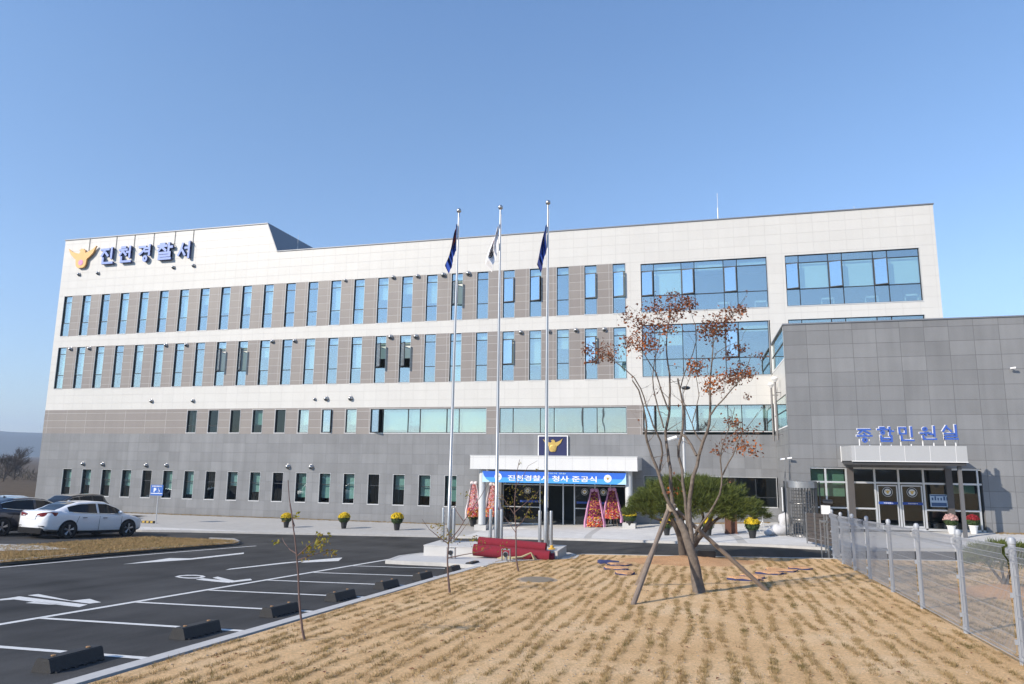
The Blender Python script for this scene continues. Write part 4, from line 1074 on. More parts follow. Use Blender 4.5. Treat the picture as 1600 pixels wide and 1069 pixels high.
for k in range(5): bag.tube([(-5.62, 23.92, .82), (-5.5 + .02 * k, 23.86 + .03 * k, .60 - .01 * k)], [.02, .03], 6)
tag(bag.build('straw_broom', mat('straw', (0.36, 0.30, 0.17), .9, 0, .3, 20, .5, 80)), 'straw broom lying below the red carpet rolls', 'broom')
cap = MB(); cap.lathe([(.13, 0), (.13, .03), (.07, .05), (.06, .12), (.02, .14)], (-5.13, 25.0, zt_ + .03), 14)
tag(cap.build('hard_hat', mat('yellow_plastic', (0.62, 0.36, 0.05), .45)), 'small yellow cap resting on the end of the concrete plinth', 'hat')
def flood(lab, x, y):
    z = gh(x, y) + .012
    t = thing('floodlight', lab, 'floodlight', (x, y, z), 'ground floodlights by the plinth')
    f = MB(); f.box(x - .15, x + .15, y - .02, y + .14, z + .34, z + .37)
    for a in (-.15, .13): f.box(x + a, x + a + .02, y, y + .12, z, z + .34)
    f.build('stand', M['steel'], t)
    f = MB(); f.lathe([(.02, .12), (.07, .1), (.095, 0), (.085, -.02)], (x, y - .01, z + .2), 14, 0, 'y'); f.build('lamp', M['alu'], t)
    f = MB(); f.lathe([(.08, 0), (.075, -.012)], (x, y - .035, z + .2), 14, 0, 'y'); f.build('lamp_glass', M['black_gloss'], t)
    f = MB(); f.tube([(x, y + .05, z), (x, y + .05, z + .12)], .05, 8); f.build('foot', M['steel'], t)
flood('small steel floodlight standing before the bare face of the plinth', -8.35, 23.55)
flood('small steel floodlight standing before the red carpet rolls', -6.35, 23.35)

# ------------------------------------------------------------------ flower pots
M['pot_black'] = mat('black_pot', (0.02, 0.02, 0.021), .5)
M['pot_white'] = mat('white_pot', (0.76, 0.76, 0.75), .45)
M['mum_yellow'] = leaf_mat('yellow_petals', [(0.60, 0.40, 0.01), (0.78, 0.58, 0.02), (0.70, 0.50, 0.015)], .8, .2, 14)
M['mum_leaf'] = leaf_mat('mum_leaves', [(0.03, 0.055, 0.015), (0.06, 0.10, 0.03), (0.09, 0.13, 0.035)], .8, .2, 9)
M['mum_red'] = leaf_mat('red_petals', [(0.22, 0.01, 0.015), (0.34, 0.02, 0.03), (0.28, 0.03, 0.03)], .8, .2, 14)
M['mum_pink'] = leaf_mat('pink_petals', [(0.52, 0.30, 0.30), (0.66, 0.45, 0.42), (0.40, 0.16, 0.18)], .8, .2, 14)
def bits(mb, n, gen, size, rn, mi=0, flat=0.0, ratio=1.0):
    """n small leaf faces; gen gives (point, outward normal)"""
    for _ in range(n):
        p, nr = gen()
        nr = (Vector(nr) + Vector((rn.gauss(0, .5), rn.gauss(0, .5), rn.gauss(0, .5)))).normalized()
        a = nr.orthogonal().normalized(); a.rotate(Matrix.Rotation(rn.uniform(0, 6.28), 3, nr)); b = nr.cross(a)
        s = size * rn.uniform(.6, 1.3); p = Vector(p)
        mb.quad(p - a * s, p - b * s * .5 * ratio + nr * s * .15, p + a * s, p + b * s * .5 * ratio + nr * s * .15, mi if mi >= 0 else rn.choice((0, 0, 0, 1, 1, 2, 3, 4, 4)))
def dome(rn, c, rx, rz, lo=0.0, hi=1.0):
    def g():
        while True:
            v = Vector((rn.gauss(0, 1), rn.gauss(0, 1), rn.gauss(0, 1))).normalized()
            if lo <= (v.z + 1) / 2 <= hi: break
        k = rn.uniform(.86, 1.05)
        return (c[0] + v.x * rx * k, c[1] + v.y * rx * k, c[2] + v.z * rz * k), v
    return g
def make_pot(name, lab, loc, pot, petals, group, seed, r=.30):
    rn = random.Random(seed)
    t = thing(name, lab, 'flower pot', loc, group)
    p = MB(); p.lathe([(.115, 0), (.165, .30), (.185, .30), (.185, .34), (.15, .34), (.15, .29), (.02, .28)], (0, 0, 0), 18); auto_smooth(p.build('pot', pot, t, local=True))
    c = (0, 0, .52)
    lf = MB(); lf.ball((0, 0, .50), r * .78, 12, 8, 0, (1, 1, .85)); bits(lf, 520, dome(rn, c, r * .93, r * .85, .05, .9), .045, rn); lf.build('leaves', M['mum_leaf'], t, local=True, fix=False)
    fl = MB(); bits(fl, 620, dome(rn, (0, 0, .57), r, r * .82, .50, 1.0), .034, rn, ratio=1.6); fl.build('blossoms', petals, t, local=True, fix=False)
    return t
py_ = [(-22.632,36.165,0.000), (-19.423,36.842,-0.000), (-16.325,37.094,0.000), (-13.122,40.821,0.000), (-3.748,38.763,0.377), (-1.655,35.015,0.469), (0.236,34.734,0.551), (2.094,33.556,0.625)]
labs = ['yellow chrysanthemums in a black pot, farthest left on the pavement', 'yellow chrysanthemums in a black pot, second from the left on the pavement', 'yellow chrysanthemums in a black pot before the last small window left of the entrance',
        'yellow chrysanthemums in a black pot beside the left canopy column', 'yellow chrysanthemums in a black pot beside the right canopy column', 'yellow chrysanthemums in a black pot half hidden behind the left wooden tree stake',
        'yellow chrysanthemums in a black pot seen under the pine, beside the rust brown post', 'yellow chrysanthemums in a black pot nearest the steel turnstile']
base_pot = make_pot('flower_pot', labs[0], py_[0], M['pot_black'], M['mum_yellow'], 'yellow chrysanthemum pots on the pavement', 1)
for i in range(1, 8):
    c = copy_tree(base_pot); c.location = py_[i]; c.rotation_euler.z = i * 1.3; c['label'] = labs[i]
    k = [1, 1.08, 1.16, 1.25, 1.2, 1.0, 1.0, 1.1][i]; c.scale = (k, k, k)
wp_ = (10.272,1.068)
wq_ = (11.093,1.044)
t1_ = make_pot('flower_pot', 'pink and white flowers in a white pot before the wing entrance', (wp_[0], 34.8, gh(wp_[0], 34.8)), M['pot_white'], M['mum_pink'], 'white flower pots at the wing', 21, .28)
t2_ = make_pot('flower_pot', 'dark red flowers in a white pot beside the canopy post', (wq_[0], 34.75, gh(wq_[0], 34.75)), M['pot_white'], M['mum_red'], 'white flower pots at the wing', 22, .25)

# ------------------------------------------------------------------ congratulation wreaths
M['fl_mix'] = leaf_mat('wreath_flowers', [(0.22, 0.012, 0.07), (0.42, 0.04, 0.10), (0.50, 0.22, 0.05), (0.36, 0.03, 0.14), (0.10, 0.01, 0.035)], .8, .15, 34)
M['fl_hot'] = leaf_mat('wreath_bottom', [(0.55, 0.05, 0.05), (0.70, 0.36, 0.05), (0.60, 0.30, 0.28), (0.50, 0.05, 0.08), (0.65, 0.50, 0.42)], .8, .15, 30)
M['ribbon'] = mat('pink_ribbon', (0.52, 0.25, 0.40), .6, 0, .2, 6)
M['ribbon_w'] = mat('white_ribbon', (0.66, 0.58, 0.58), .6, 0, .15, 6)
FC = {k: mat('flower_' + k, c, .8, 0, .25, 30) for k, c in dict(crimson=(.22, .012, .05), magenta=(.36, .025, .14), orange=(.60, .20, .04), yellow=(.62, .42, .05), dark=(.06, .008, .02), white=(.66, .60, .55), red=(.50, .03, .03), pink=(.62, .30, .33)).items()}
FLM = [FC[k] for k in ('crimson', 'magenta', 'orange', 'yellow', 'dark')]; FLP = [FC[k] for k in ('pink', 'white', 'orange', 'red', 'pink')]; FLB = [FC[k] for k in ('red', 'orange', 'yellow', 'white', 'magenta')]
def wreath(lab, x, y, h, seed, rib, wide=.42, stand=.35, pale=False):
    rn = random.Random(seed); z = gh(x, y) if y < 39.7 else .135
    t = thing('flower_wreath', lab, 'wreath', (x, y, z), 'congratulation wreaths at the entrance')
    s = MB()
    for a in (-.32, .32): s.tube([(x + a, y - .12, z), (x + a * .25, y, z + 1.2)], .022, 6)
    s.tube([(x, y + .45, z), (x, y + .02, z + 1.3)], .022, 6); s.build('stand', M['wood'], t)
    z0 = z + stand; hh = h - stand
    def g():
        k = rn.random() ** .85; a = rn.uniform(-1, 1)
        w = wide * (1 - .15 * k - .38 * k ** 3) * (.8 + .2 * min(1, k * 4))
        return (x + a * w, y - .06 - .22 * math.sqrt(max(0, 1 - a * a)) * (1 - .3 * k), z0 + k * hh), (a * .7, -1, .3)
    b = MB(); b.prism([(x - wide * .9, z0 + .05), (x + wide * .9, z0 + .05), (x + wide * .95, z0 + hh * .2), (x + wide * .42, z0 + hh), (x - wide * .42, z0 + hh), (x - wide * .95, z0 + hh * .2)], 'y', y - .1, y + .02)
    b.build('backing', M['mum_leaf'], t)
    f = MB(); bits(f, 1000, g, .055, rn, -1, ratio=1.6); f.build('flowers', FLM if not pale else FLP, t, fix=False)
    def g2():
        a = rn.uniform(-1, 1); k = rn.uniform(0, 1)
        return (x + a * wide * .95, y - .2 - .14 * math.sqrt(1 - a * a), z0 + k * hh * .24), (a * .5, -1, .3)
    f = MB(); bits(f, 340, g2, .07, rn, -1, ratio=1.7); f.build('lower_flowers', FLB, t, fix=False)
    for sd in (-1, 1):
        r = MB(); n = 14; vs = []
        for i in range(n + 1):
            k = i / n; zz = z0 + hh * 1.02 - k * (hh * 1.02 + stand * .35)
            xx = x + sd * (wide * .40 + (wide * .85) * min(1, k * 1.2) ** .9); o = .03 * math.sin(k * 14 + seed)
            w = .035 + .055 * k
            vs += [(xx - w * sd, y - .22 + o, zz), (xx, y - .27 + o * .5, zz - .01), (xx + w * sd, y - .16 - o, zz)]
        r.add(vs, [(i * 3 + j, i * 3 + j + 1, i * 3 + j + 4, i * 3 + j + 3) for i in range(n) for j in range(2)]); r.build('ribbon', rib, t, fix=False)
    bo = MB()
    for sd in (-1, 1): bo.ball((x + sd * .11, y - .2, z0 + hh * 1.0), .13, 8, 6, 0, (1, .6, .8))
    bo.build('bow', rib, t)
    return t
wa = (-5.762,0.336)
wb = (-4.790,0.438)
wreath('pink ribboned flower wreath right of the doors, the left of two', wa[0], 40.0, 2.15, 1, M['ribbon'], .42, .22)
wreath('pink ribboned flower wreath on a bare wooden stand beside the right column', wb[0], 40.05, 2.22, 2, M['ribbon'], .40, .68)
wc = (-11.685,0.191)
wd_ = (-12.911,0.133)
wreath('orange and white flower wreath standing between left column and doors', wc[0], 40.2, 2.35, 3, M['ribbon_w'], .40, .55, True)
wreath('orange and white flower wreath mostly hidden behind the left canopy column', wd_[0], 40.4, 2.4, 4, M['ribbon_w'], .36, .5, True)

# ------------------------------------------------------------------ wheel stops
M['stop'] = mat('wheel_stop_rubber', (0.022, 0.022, 0.023), .7, 0, .3, 14, .35, 50)
def wheel_stop(lab, x, y, first=[None]):
    z = gh(x, y) - .10
    if first[0] is None:
        t = thing('wheel_stop', lab, 'wheel stop', (x, y, z), 'wheel stops along the kerb')
        b = MB(); n = 10
        sec = [(-.15, 0), (-.085, .165), (.085, .165), (.15, 0)]
        b.prism(sec, 'y', -.42, .42)
        for k in range(6):
            yy = -.38 + k * .14; b.box(.02, .19, yy, yy + .05, 0.002, .02)
        o = b.build('block', M['stop'], t, local=True)
        bm = bmesh.new(); bm.from_mesh(o.data); bmesh.ops.bevel(bm, geom=[e for e in bm.edges if e.calc_length() > .6], offset=.012, segments=2, affect='EDGES'); bm.to_mesh(o.data); bm.free()
        for yy in (-.27, .27):
            c = MB(); c.lathe([(.028, .1655), (.028, .178), (.01, .18)], (0, yy, 0), 10); c.build('bolt', mat('rusty_bolt', (.35, .2, .09), .7), t, local=True)
        first[0] = t
    else:
        t = copy_tree(first[0]); t.location = (x, y, z); t['label'] = lab
    t.rotation_euler = (R(-3.1), 0, R(RN.uniform(-2, 2)))
STP = [(-7.788,7.711,1.268), (-7.670,9.919,1.155), (-7.586,12.088,1.044), (-7.498,14.234,0.934), (-7.419,16.379,0.825), (-7.312,18.417,0.721), (-7.180,20.452,0.619), (-7.093,22.081,0.537)]
for i, (x, y, z) in enumerate(STP):
    lab = ['black rubber wheel stop nearest the camera', 'black rubber wheel stop, second from the near end of the row', 'black rubber wheel stop, third from the near end of the row', 'black rubber wheel stop, fourth from the near end of the row', 'black rubber wheel stop, fourth from the far end of the row',
           'black rubber wheel stop, third from the plinth end of the row', 'black rubber wheel stop next to last before the plinth', 'black rubber wheel stop closest to the concrete plinth'][i]
    wheel_stop(lab, x, y)

# ------------------------------------------------------------------ mesh fence
FX = lambda y: 3.96 + (y - 11.06) * .024
YP = [8.9, 11.06, 13.31, 15.9, 18.4, 21.0, 23.2, 25.3, 27.2]
fe = thing('mesh_fence', 'pale grey welded wire mesh fence on round posts along the lawn', 'fence', (4.0, 18, gh(4, 18)))
hf = 1.52
for y in YP:
    x = FX(y); z = gh(x, y)
    p = MB(); p.lathe([(.044, -.1), (.044, hf), (.052, hf + .005), (.052, hf + .05), (.036, hf + .085), (.01, hf + .095)], (x, y, z), 14)
    for k in (.25, hf * .55, hf - .12): p.box(x - .075, x - .04, y - .02, y + .02, z + k, z + k + .06)
    auto_smooth(p.build('post', M['fence_grey'], fe))
for a, b in zip(YP, YP[1:]):
    m_ = MB(); n = int((b - a) / .05)
    def P(f, h, o=0.0):
        y = a + .07 + (b - a - .14) * f; x = FX(y) - .055
        return (x - o, y, (gh(FX(a), a) * (1 - f) + gh(FX(b), b) * f) + h)
    for i in range(n + 1):
        f = i / n
        m_.tube([P(f, .08), P(f, .10, .045), P(f, .14, .0), P(f, hf - .22, 0), P(f, hf - .14, .05), P(f, hf - .05, .05), P(f, hf - .02, 0)], .0036, 3, cap=False)
    for h, o in ((.08, 0), (.10, .045), (.14, 0), (.34, 0), (.62, 0), (.9, 0), (1.14, 0), (hf - .22, 0), (hf - .14, .05), (hf - .05, .05), (hf - .02, 0)):
        m_.tube([P(0, h, o), P(1, h, o)], .0032 if 0.2 < h < 1.2 else .004, 4, cap=False)
    m_.build('mesh_panel', M['fence_grey'], fe, fix=False)

# ------------------------------------------------------------------ sliding gate and turnstile at the fence end
gt = thing('sliding_gate', 'dark panelled sliding gate with a steel frame beyond the fence end', 'gate', (4.1, 29, .7))
ga = (3.964,30.500,1.220)
g_ = MB()
g1p = (4.088,1.915)
g2p = (4.624,2.060)
xa, xb = g1p[0], g2p[0]
za, zb2 = g1p[1], g2p[1]
n = 8
for k in range(n):
    f0, f1 = k / n, (k + .86) / n
    h = 1.15
    v = []
    for (x, y, zt) in ((xa, 31.5, za), (xb, 28.2, zb2)):
        v += [(x, y, zt - h * f1), (x, y, zt - h * f0), (x + .05, y + .02, zt - h * f0), (x + .05, y + .02, zt - h * f1)]
    g_.add(v, [(0, 1, 2, 3), (7, 6, 5, 4), (0, 4, 5, 1), (1, 5, 6, 2), (2, 6, 7, 3), (3, 7, 4, 0)])
g_.build('slat_panel', mat('gate_brown', (.075, .062, .056), .45, .1, .25, 3), gt)
for f in (0, .33, .66, 1):
    g_ = MB()
    x = xa + (xb - xa) * f - .03; y = 31.5 + (28.2 - 31.5) * f; zt = za + (zb2 - za) * f
    g_.box(x - .025, x + .025, y - .025, y + .025, gh(x, y) - .1, zt + .02)
    g_.build('gate_post', M['steel'], gt)
fr_ = MB()
u0 = (4.057,27.900,1.907)
u1 = (4.242,27.600,1.892)
for p in (u0, u1): fr_.box(p[0] - .02, p[0] + .02, p[1] - .02, p[1] + .02, gh(p[0], p[1]) - .1, p[2])
fr_.box(u0[0], u1[0], u1[1] - .02, u0[1] + .02, u0[2] - .08, u0[2] - .02)
fr_.build('guide_rail', M['steel'], gt)
b0 = (4.289,27.900,2.249)
cb_ = MB(); cb_.box(b0[0] - .16, b0[0] + .12, 27.8, 28.0, b0[2] - .14, b0[2] + .16); o = cb_.build('control_box', M['white_paint'])
cb_ = MB(); cb_.box(b0[0] - .03, b0[0] + .02, 27.88, 27.94, gh(b0[0], 27.9) - .1, b0[2] - .14); cb_.build('box_post', M['steel'], o, local=True)
tag(o, 'white control box with a dark spotlight on top at the fence end', 'control box')
cb_ = MB(); cb_.tube([(b0[0] - .1, 27.9, b0[2] + .27), (b0[0] + .22, 27.85, b0[2] + .25)], [.10, .12], 10); cb_.tube([(b0[0], 27.9, b0[2] + .15), (b0[0], 27.9, b0[2] + .25)], .03, 6); cb_.build('spotlight', M['black_gloss'], o, local=True)

tc_ = (4.304,34.195,0.727)
tsx, tsy, tsz = tc_[0], tc_[1], gh(tc_[0], tc_[1])
ts = thing('turnstile', 'full height stainless steel turnstile cage with a round top', 'turnstile', tc_)
tr_ = .64
htop = (4.314,3.098)[1] - tsz
hlow = (4.299,2.826)[1] - tsz
q = MB(); q.lathe([(tr_, hlow), (tr_, htop), (tr_ - .05, htop + .02), (.02, htop + .03)], (tsx, tsy, tsz), 40); auto_smooth(q.build('top_drum', M['steel'], ts))
q = MB()
for k in range(30):
    a = 2 * math.pi * k / 30
    r = tr_ - .04; q.tube([(tsx + r * math.cos(a), tsy + r * math.sin(a), tsz), (tsx + r * math.cos(a), tsy + r * math.sin(a), tsz + hlow)], .018, 6)
for h in (.05, hlow * .35, hlow * .68):
    q.tube([(tsx + (tr_ - .04) * math.cos(t * .21), tsy + (tr_ - .04) * math.sin(t * .21), tsz + h) for t in range(31)], .014, 5)
q.build('cage', M['steel_dark'], ts)
q = MB(); q.tube([(tsx, tsy, tsz), (tsx, tsy, tsz + hlow)], .05, 10)
for w_ in range(3):
    a = .5 + w_ * 2 * math.pi / 3
    for k in range(13):
        z = tsz + .2 + k * (hlow - .35) / 12
        q.tube([(tsx, tsy, z), (tsx + .52 * math.cos(a), tsy + .52 * math.sin(a), z)], .017, 6)
q.build('rotor', M['steel_dark'], ts)
q = MB(); q.box(tsx - .86, tsx - .78, tsy - .15, tsy + .1, tsz + hlow * .48, tsz + hlow + .02, 0); q.box(tsx - .87, tsx - .83, tsy - .16, tsy - .10, tsz + hlow * .5, tsz + hlow, 1)
for x in (-.76, .70): q.box(tsx + x, tsx + x + .05, tsy - .03, tsy + .03, tsz, tsz + htop, 0)
q.build('side_panel', [M['frame_dark'], M['white_paint']], ts)

# ------------------------------------------------------------------ things on the pavement right of the entrance
rp = (1.279,0.361)
q = MB(); gx_ = gh(rp[0], 35.6); q.box(rp[0] - .27, rp[0] + .27, 35.4, 35.9, gx_ - .05, gx_ + 1.15); q.box(rp[0] - .29, rp[0] + .29, 35.38, 35.92, gx_ - .02, gx_ + .05)
tag(q.build('rusty_post', mat('rusty_steel', (.13, .055, .03), .8, .1, .35, 5)), 'short thick rust brown steel post on the pavement beyond the pine', 'post')
sb = (3.510,0.909)
q = MB(); rn = random.Random(4)
gz_ = gh(sb[0], 34.7)
q.ball((sb[0] - .15, 34.7, gz_ + .22), .42, 16, 12, 0, (1, .7, .62)); q.ball((sb[0] + .08, 34.75, gz_ + .62), .34, 16, 12, 0, (.8, .7, 1.1)); q.ball((sb[0] - .6, 34.6, gz_ + .12), .26, 14, 10, 0, (1, .8, .6))
q.v = [(a + .04 * math.sin(b * 17 + c * 11), b, c + .03 * math.sin(a * 15 + c * 9)) for a, b, c in q.v]
tag(q.build('sand_sack', mat('white_sack', (.50, .50, .51), .7, 0, .15, 5, .5, 12), None, True), 'heap of white plastic sacks left of the steel turnstile', 'sacks')
bk = (2.436,0.845)
q = MB(); bz = gh(bk[0], 35.2); x = bk[0]
for dx in (-.3, .3):
    pts = [(x + dx + .24 * math.cos(t * .42), 35.2, bz + .26 + .24 * math.sin(t * .42)) for t in range(16)]
    q.tube(pts, .016, 6)
q.tube([(x - .3, 35.2, bz + .26), (x - .08, 35.2, bz + .62), (x + .24, 35.2, bz + .6), (x + .3, 35.2, bz + .26)], .018, 6); q.tube([(x - .08, 35.2, bz + .62), (x + .02, 35.2, bz + .24), (x + .24, 35.2, bz + .6)], .016, 6)
q.tube([(x + .24, 35.2, bz + .6), (x + .22, 35.2, bz + .88), (x + .4, 35.2, bz + .9)], .014, 6); q.tube([(x - .08, 35.2, bz + .6), (x - .1, 35.2, bz + .75)], .014, 6); q.box(x - .2, x + .02, 35.16, 35.24, bz + .75, bz + .79)
tag(q.build('bicycle', M['alu_light']), 'small pale bicycle parked against the wall between post and turnstile', 'bicycle')

# parking sign on its post
sp_ = (-30.886,35.607,-0.000)
sx, sy, sz = sp_
sn = thing('parking_sign', 'blue disabled parking sign on a thin grey post', 'sign', sp_)
s1 = (-31.400,2.207)
s2 = (-30.546,1.598)
q = MB(); q.tube([(sx, sy, 0), (sx + .02, sy, s1[1] - .05)], .03, 8); q.build('post', M['alu'], sn)
q = MB(); q.box(s1[0], s2[0], sy - .05, sy - .03, s2[1], s1[1], 0); q.box(s1[0] + .02, s2[0] - .02, sy - .054, sy - .05, s2[1] + .1, s2[1] + .135, 1)
q.build('plate', [mat('sign_panel_blue', (.03, .12, .42), .5), M['white_paint']], sn)
put_text('lettering', 'P', .17, .25, .006, (s1[0] + (s2[0] - s1[0]) * .36, sy - .054, (s1[1] + s2[1]) / 2 + .0), M['white_paint'], sn, .04)
put_text('lettering', '장애인전용주차', (s2[0] - s1[0]) * .8, .075, .005, ((s1[0] + s2[0]) / 2, sy - .054, s1[1] - .08), M['white_paint'], sn, .03)
q = MB(); cx_, cz_ = s1[0] + (s2[0] - s1[0]) * .68, (s1[1] + s2[1]) / 2 - .02
q.tube([(cx_ + .065 * math.cos(t * .5 - 2.6), sy - .056, cz_ - .03 + .065 * math.sin(t * .5 - 2.6)) for t in range(9)], .01, 5); q.tube([(cx_ - .02, sy - .056, cz_ + .09), (cx_ - .015, sy - .056, cz_ + .01), (cx_ + .04, sy - .056, cz_ + .0), (cx_ + .075, sy - .056, cz_ - .07)], .012, 5); q.ball((cx_ - .02, sy - .056, cz_ + .115), .022, 8, 6)
q.build('wheelchair_mark', M['white_paint'], sn)
wy = (-31.394,35.625,0.000)
q = MB(); q.box(wy[0] - .42, wy[0] + .42, wy[1] - .1, wy[1] + .1, .0, .13, 0)
for k in range(3): q.box(wy[0] - .36 + k * .28, wy[0] - .2 + k * .28, wy[1] - .102, wy[1] + .102, .02, .132, 1)
tag(q.build('wheel_stop', [mat('stop_dark', (.04, .04, .04), .8), mat('stop_yellow', (.45, .30, .06), .7)]), 'yellow and black striped wheel stop before the parking sign', 'wheel stop')

# street lamp with a camera behind the tree
lm = (-0.869,34.018,0.495)
lx, ly = -.62, 33.2
lp = thing('street_lamp', 'slim grey lamp post with a white camera, rising behind the bare tree', 'street lamp', (lx, ly, gh(lx, ly)))
ht_ = (-0.632,7.249)[1]
q = MB(); xl = (-0.723,4.515)[0]
q.tube([(xl, ly, gh(xl, ly) - .1), (xl, ly, 3), (xl, ly, ht_)], [.07, .065, .05], 12); auto_smooth(q.build('pole', M['alu_light'], lp))
q = MB(); q.ball((xl + .17, ly - .1, ht_ - .02), .2, 12, 8, 0, (1, .8, .45)); q.tube([(xl, ly, ht_ - .05), (xl + .2, ly - .1, ht_ - .02)], .04, 8); q.build('lamp_head', M['frame_dark'], lp, smooth=True)
cz = (-1.343,4.910)
q = MB(); q.tube([(cz[0] - .13, ly - .3, cz[1] - .07), (cz[0] + .33, ly - .25, cz[1] + .08)], [.085, .085], 10); q.tube([(cz[0] + .2, ly - .26, cz[1]), (xl, ly, cz[1] + .02)], .03, 6); q.build('camera', M['white_paint'], lp)

# manhole and pieces of burlap left on the lawn
mh = (-4.099,18.120,0.894)
q = MB(); q.lathe([(.52, -.05), (.52, .012), (.50, .016)], (mh[0], mh[1], gh(mh[0], mh[1])), 28, 0); q.lathe([(.42, .016), (.42, .026), (.40, .028)], (mh[0], mh[1], gh(mh[0], mh[1])), 24, 1)
for k in range(6):
    o = -.3 + k * .12; w = math.sqrt(max(.01, .37 ** 2 - o * o)); z = gh(mh[0], mh[1]); q.box(mh[0] - w, mh[0] + w, mh[1] + o - .02, mh[1] + o + .02, z + .028, z + .036, 1)
tag(q.build('manhole_cover', [mat('sandy_concrete', (.36, .28, .20), .9, 0, .3, 6), mat('iron_cover', (.20, .175, .14), .8, .1, .3)]), 'round iron manhole cover set in a concrete ring in the lawn', 'manhole')
burl = mat('navy_fabric', (.025, .035, .11), .8, 0, .3, 9); sods = [(-2.936,23.453),(-2.535,22.776),(-2.510,21.537),(-2.103,20.284),(1.760,21.549),(1.263,20.427),(2.090,22.348),(2.707,23.178),(1.016,19.751)]
sl = ['at the left, farthest back', 'at the left, largest of its group', 'at the left, third from the back', 'at the left, nearest the wooden stakes', 'at the right, widest piece', 'at the right under the stake, front piece', 'right, at the edge of the pine shadow', 'right, deepest in the pine shadow', 'right, beside the stake foot']
for i, (x, y) in enumerate(sods):
    rn = random.Random(40 + i); w, d = rn.uniform(.28, .5), rn.uniform(.18, .3); z = gh(x, y)
    ring = []
    for k in range(14):
        a = 2 * math.pi * k / 14; r = 1 + rn.uniform(-.22, .22); ring.append((x + w * r * math.cos(a), y + d * r * math.sin(a)))
    q = MB(); n = len(ring)
    vs = [(p[0], p[1], z - .02) for p in ring] + [(p[0], p[1], z + .05 + rn.uniform(-.015, .02)) for p in ring] + [(x + (p[0] - x) * .86, y + (p[1] - y) * .86, z + .065 + rn.uniform(-.01, .03)) for p in ring] + [(x, y, z + .10)]
    q.add(vs, [(k, (k + 1) % n, n + (k + 1) % n, n + k) for k in range(n)], 0)
    f = [(n + k, n + (k + 1) % n, 2 * n + (k + 1) % n, 2 * n + k) for k in range(n)]; o = len(q.v); q.f += f; q.m += [0 if i == 0 else 1] * n
    q.f += [(2 * n + k, 2 * n + (k + 1) % n, 3 * n) for k in range(n)]; q.m += [0 if i == 0 else 1] * n
    tag(q.build('soil_patch', [burl, M['orange_soil']], None, fix=True), 'navy fabric piece heaped with orange soil, ' + sl[i], 'fabric', 'fabric pieces with orange soil on the lawn')
# ------------------------------------------------------------------ parked cars
def paint_mat(name, col, metal=0.0):
    m, nt, b = node_mat(name)
    b.inputs['Base Color'].default_value = (*col, 1); b.inputs['Metallic'].default_value = metal; b.inputs['Roughness'].default_value = 0.32
    b.inputs['Coat Weight'].default_value = 1.0; b.inputs['Coat Roughness'].default_value = 0.04
    return m
M['car_glass'] = mat('car_glass', (0.008, 0.009, 0.011), 0.06, 0, 0, spec=0.35)
M['tail'] = mat('tail_lamp', (0.16, 0.008, 0.012), 0.15, 0, .1, coat=1)
M['tail_white'] = mat('reverse_lamp', (0.6, 0.58, 0.58), 0.2)
M['trim'] = mat('car_trim', (0.014, 0.014, 0.015), 0.85, spec=0.15)
M['chrome'] = mat('chrome', (0.75, 0.75, 0.76), 0.15, 1.0, 0)
M['rim'] = mat('alloy_rim', (0.42, 0.42, 0.43), 0.3, 0.8, .05)
M['tyre'] = mat('tyre', (0.018, 0.018, 0.018), 0.85, 0, .2, 9)
M['plate'] = mat('number_plate', (0.75, 0.75, 0.73), 0.5)
def lerp_tab(tab, y):
    if y <= tab[0][0]: return tab[0][1:]
    for a, b in zip(tab, tab[1:]):
        if y <= b[0]:
            f = (y - a[0]) / (b[0] - a[0]); f = f * f * (3 - 2 * f) * .35 + f * .65
            return tuple(p + (q - p) * f for p, q in zip(a[1:], b[1:]))
    return tab[-1][1:]
SEDAN = dict(
    # y, half width, underside, shoulder height, deck height
    body=[(-2.28, .60, .42, .72, .80), (-2.24, .74, .34, .86, .97), (-2.12, .83, .30, .90, 1.06), (-1.70, .88, .27, .90, 1.06), (-1.1, .90, .24, .88, 1.0), (0, .90, .22, .86, .97), (.9, .90, .22, .84, .96), (1.3, .89, .23, .82, .93), (1.8, .85, .24, .74, .82), (2.1, .76, .25, .66, .70), (2.24, .58, .27, .56, .58), (2.28, .42, .30, .5, .5)],
    # y, base half width, roof half width, base height, roof height
    cab=[(-1.82, .66, .60, 1.045, 1.05), (-1.60, .74, .60, 1.03, 1.14), (-1.22, .82, .60, 1.0, 1.31), (-.85, .845, .61, .97, 1.415), (-.2, .85, .62, .95, 1.455), (.30, .85, .61, .94, 1.43), (.75, .845, .60, .93, 1.27), (1.10, .82, .62, .93, 1.08), (1.36, .70, .60, .91, .92)],
    side=(-1.36, .98), pillars=(-.12,), rear=(-1.75, -.90), front=(.38, 1.32), wheels=(-1.36, 1.34), wr=.33, L=4.56)
SUV = dict(
    body=[(-2.28, .66, .46, .86, .95), (-2.22, .80, .38, 1.0, 1.08), (-2.05, .88, .34, 1.04, 1.10), (-1.2, .92, .30, 1.04, 1.08), (0, .92, .28, 1.0, 1.06), (.9, .92, .28, .98, 1.06), (1.4, .91, .30, .96, 1.03), (1.9, .86, .32, .88, .95), (2.16, .74, .34, .76, .8), (2.27, .5, .38, .6, .6)],
    cab=[(-2.16, .74, .58, 1.08, 1.12), (-2.05, .78, .60, 1.08, 1.38), (-1.86, .82, .63, 1.07, 1.58), (-1.2, .86, .66, 1.06, 1.66), (-.2, .87, .66, 1.05, 1.69), (.35, .87, .65, 1.05, 1.64), (.80, .86, .64, 1.04, 1.44), (1.15, .84, .66, 1.03, 1.22), (1.42, .74, .64, 1.02, 1.03)],
    side=(-1.75, 1.05), pillars=(-.95, -.02), rear=(-2.12, -1.9), front=(.45, 1.38), wheels=(-1.36, 1.38), wr=.36, L=4.55)
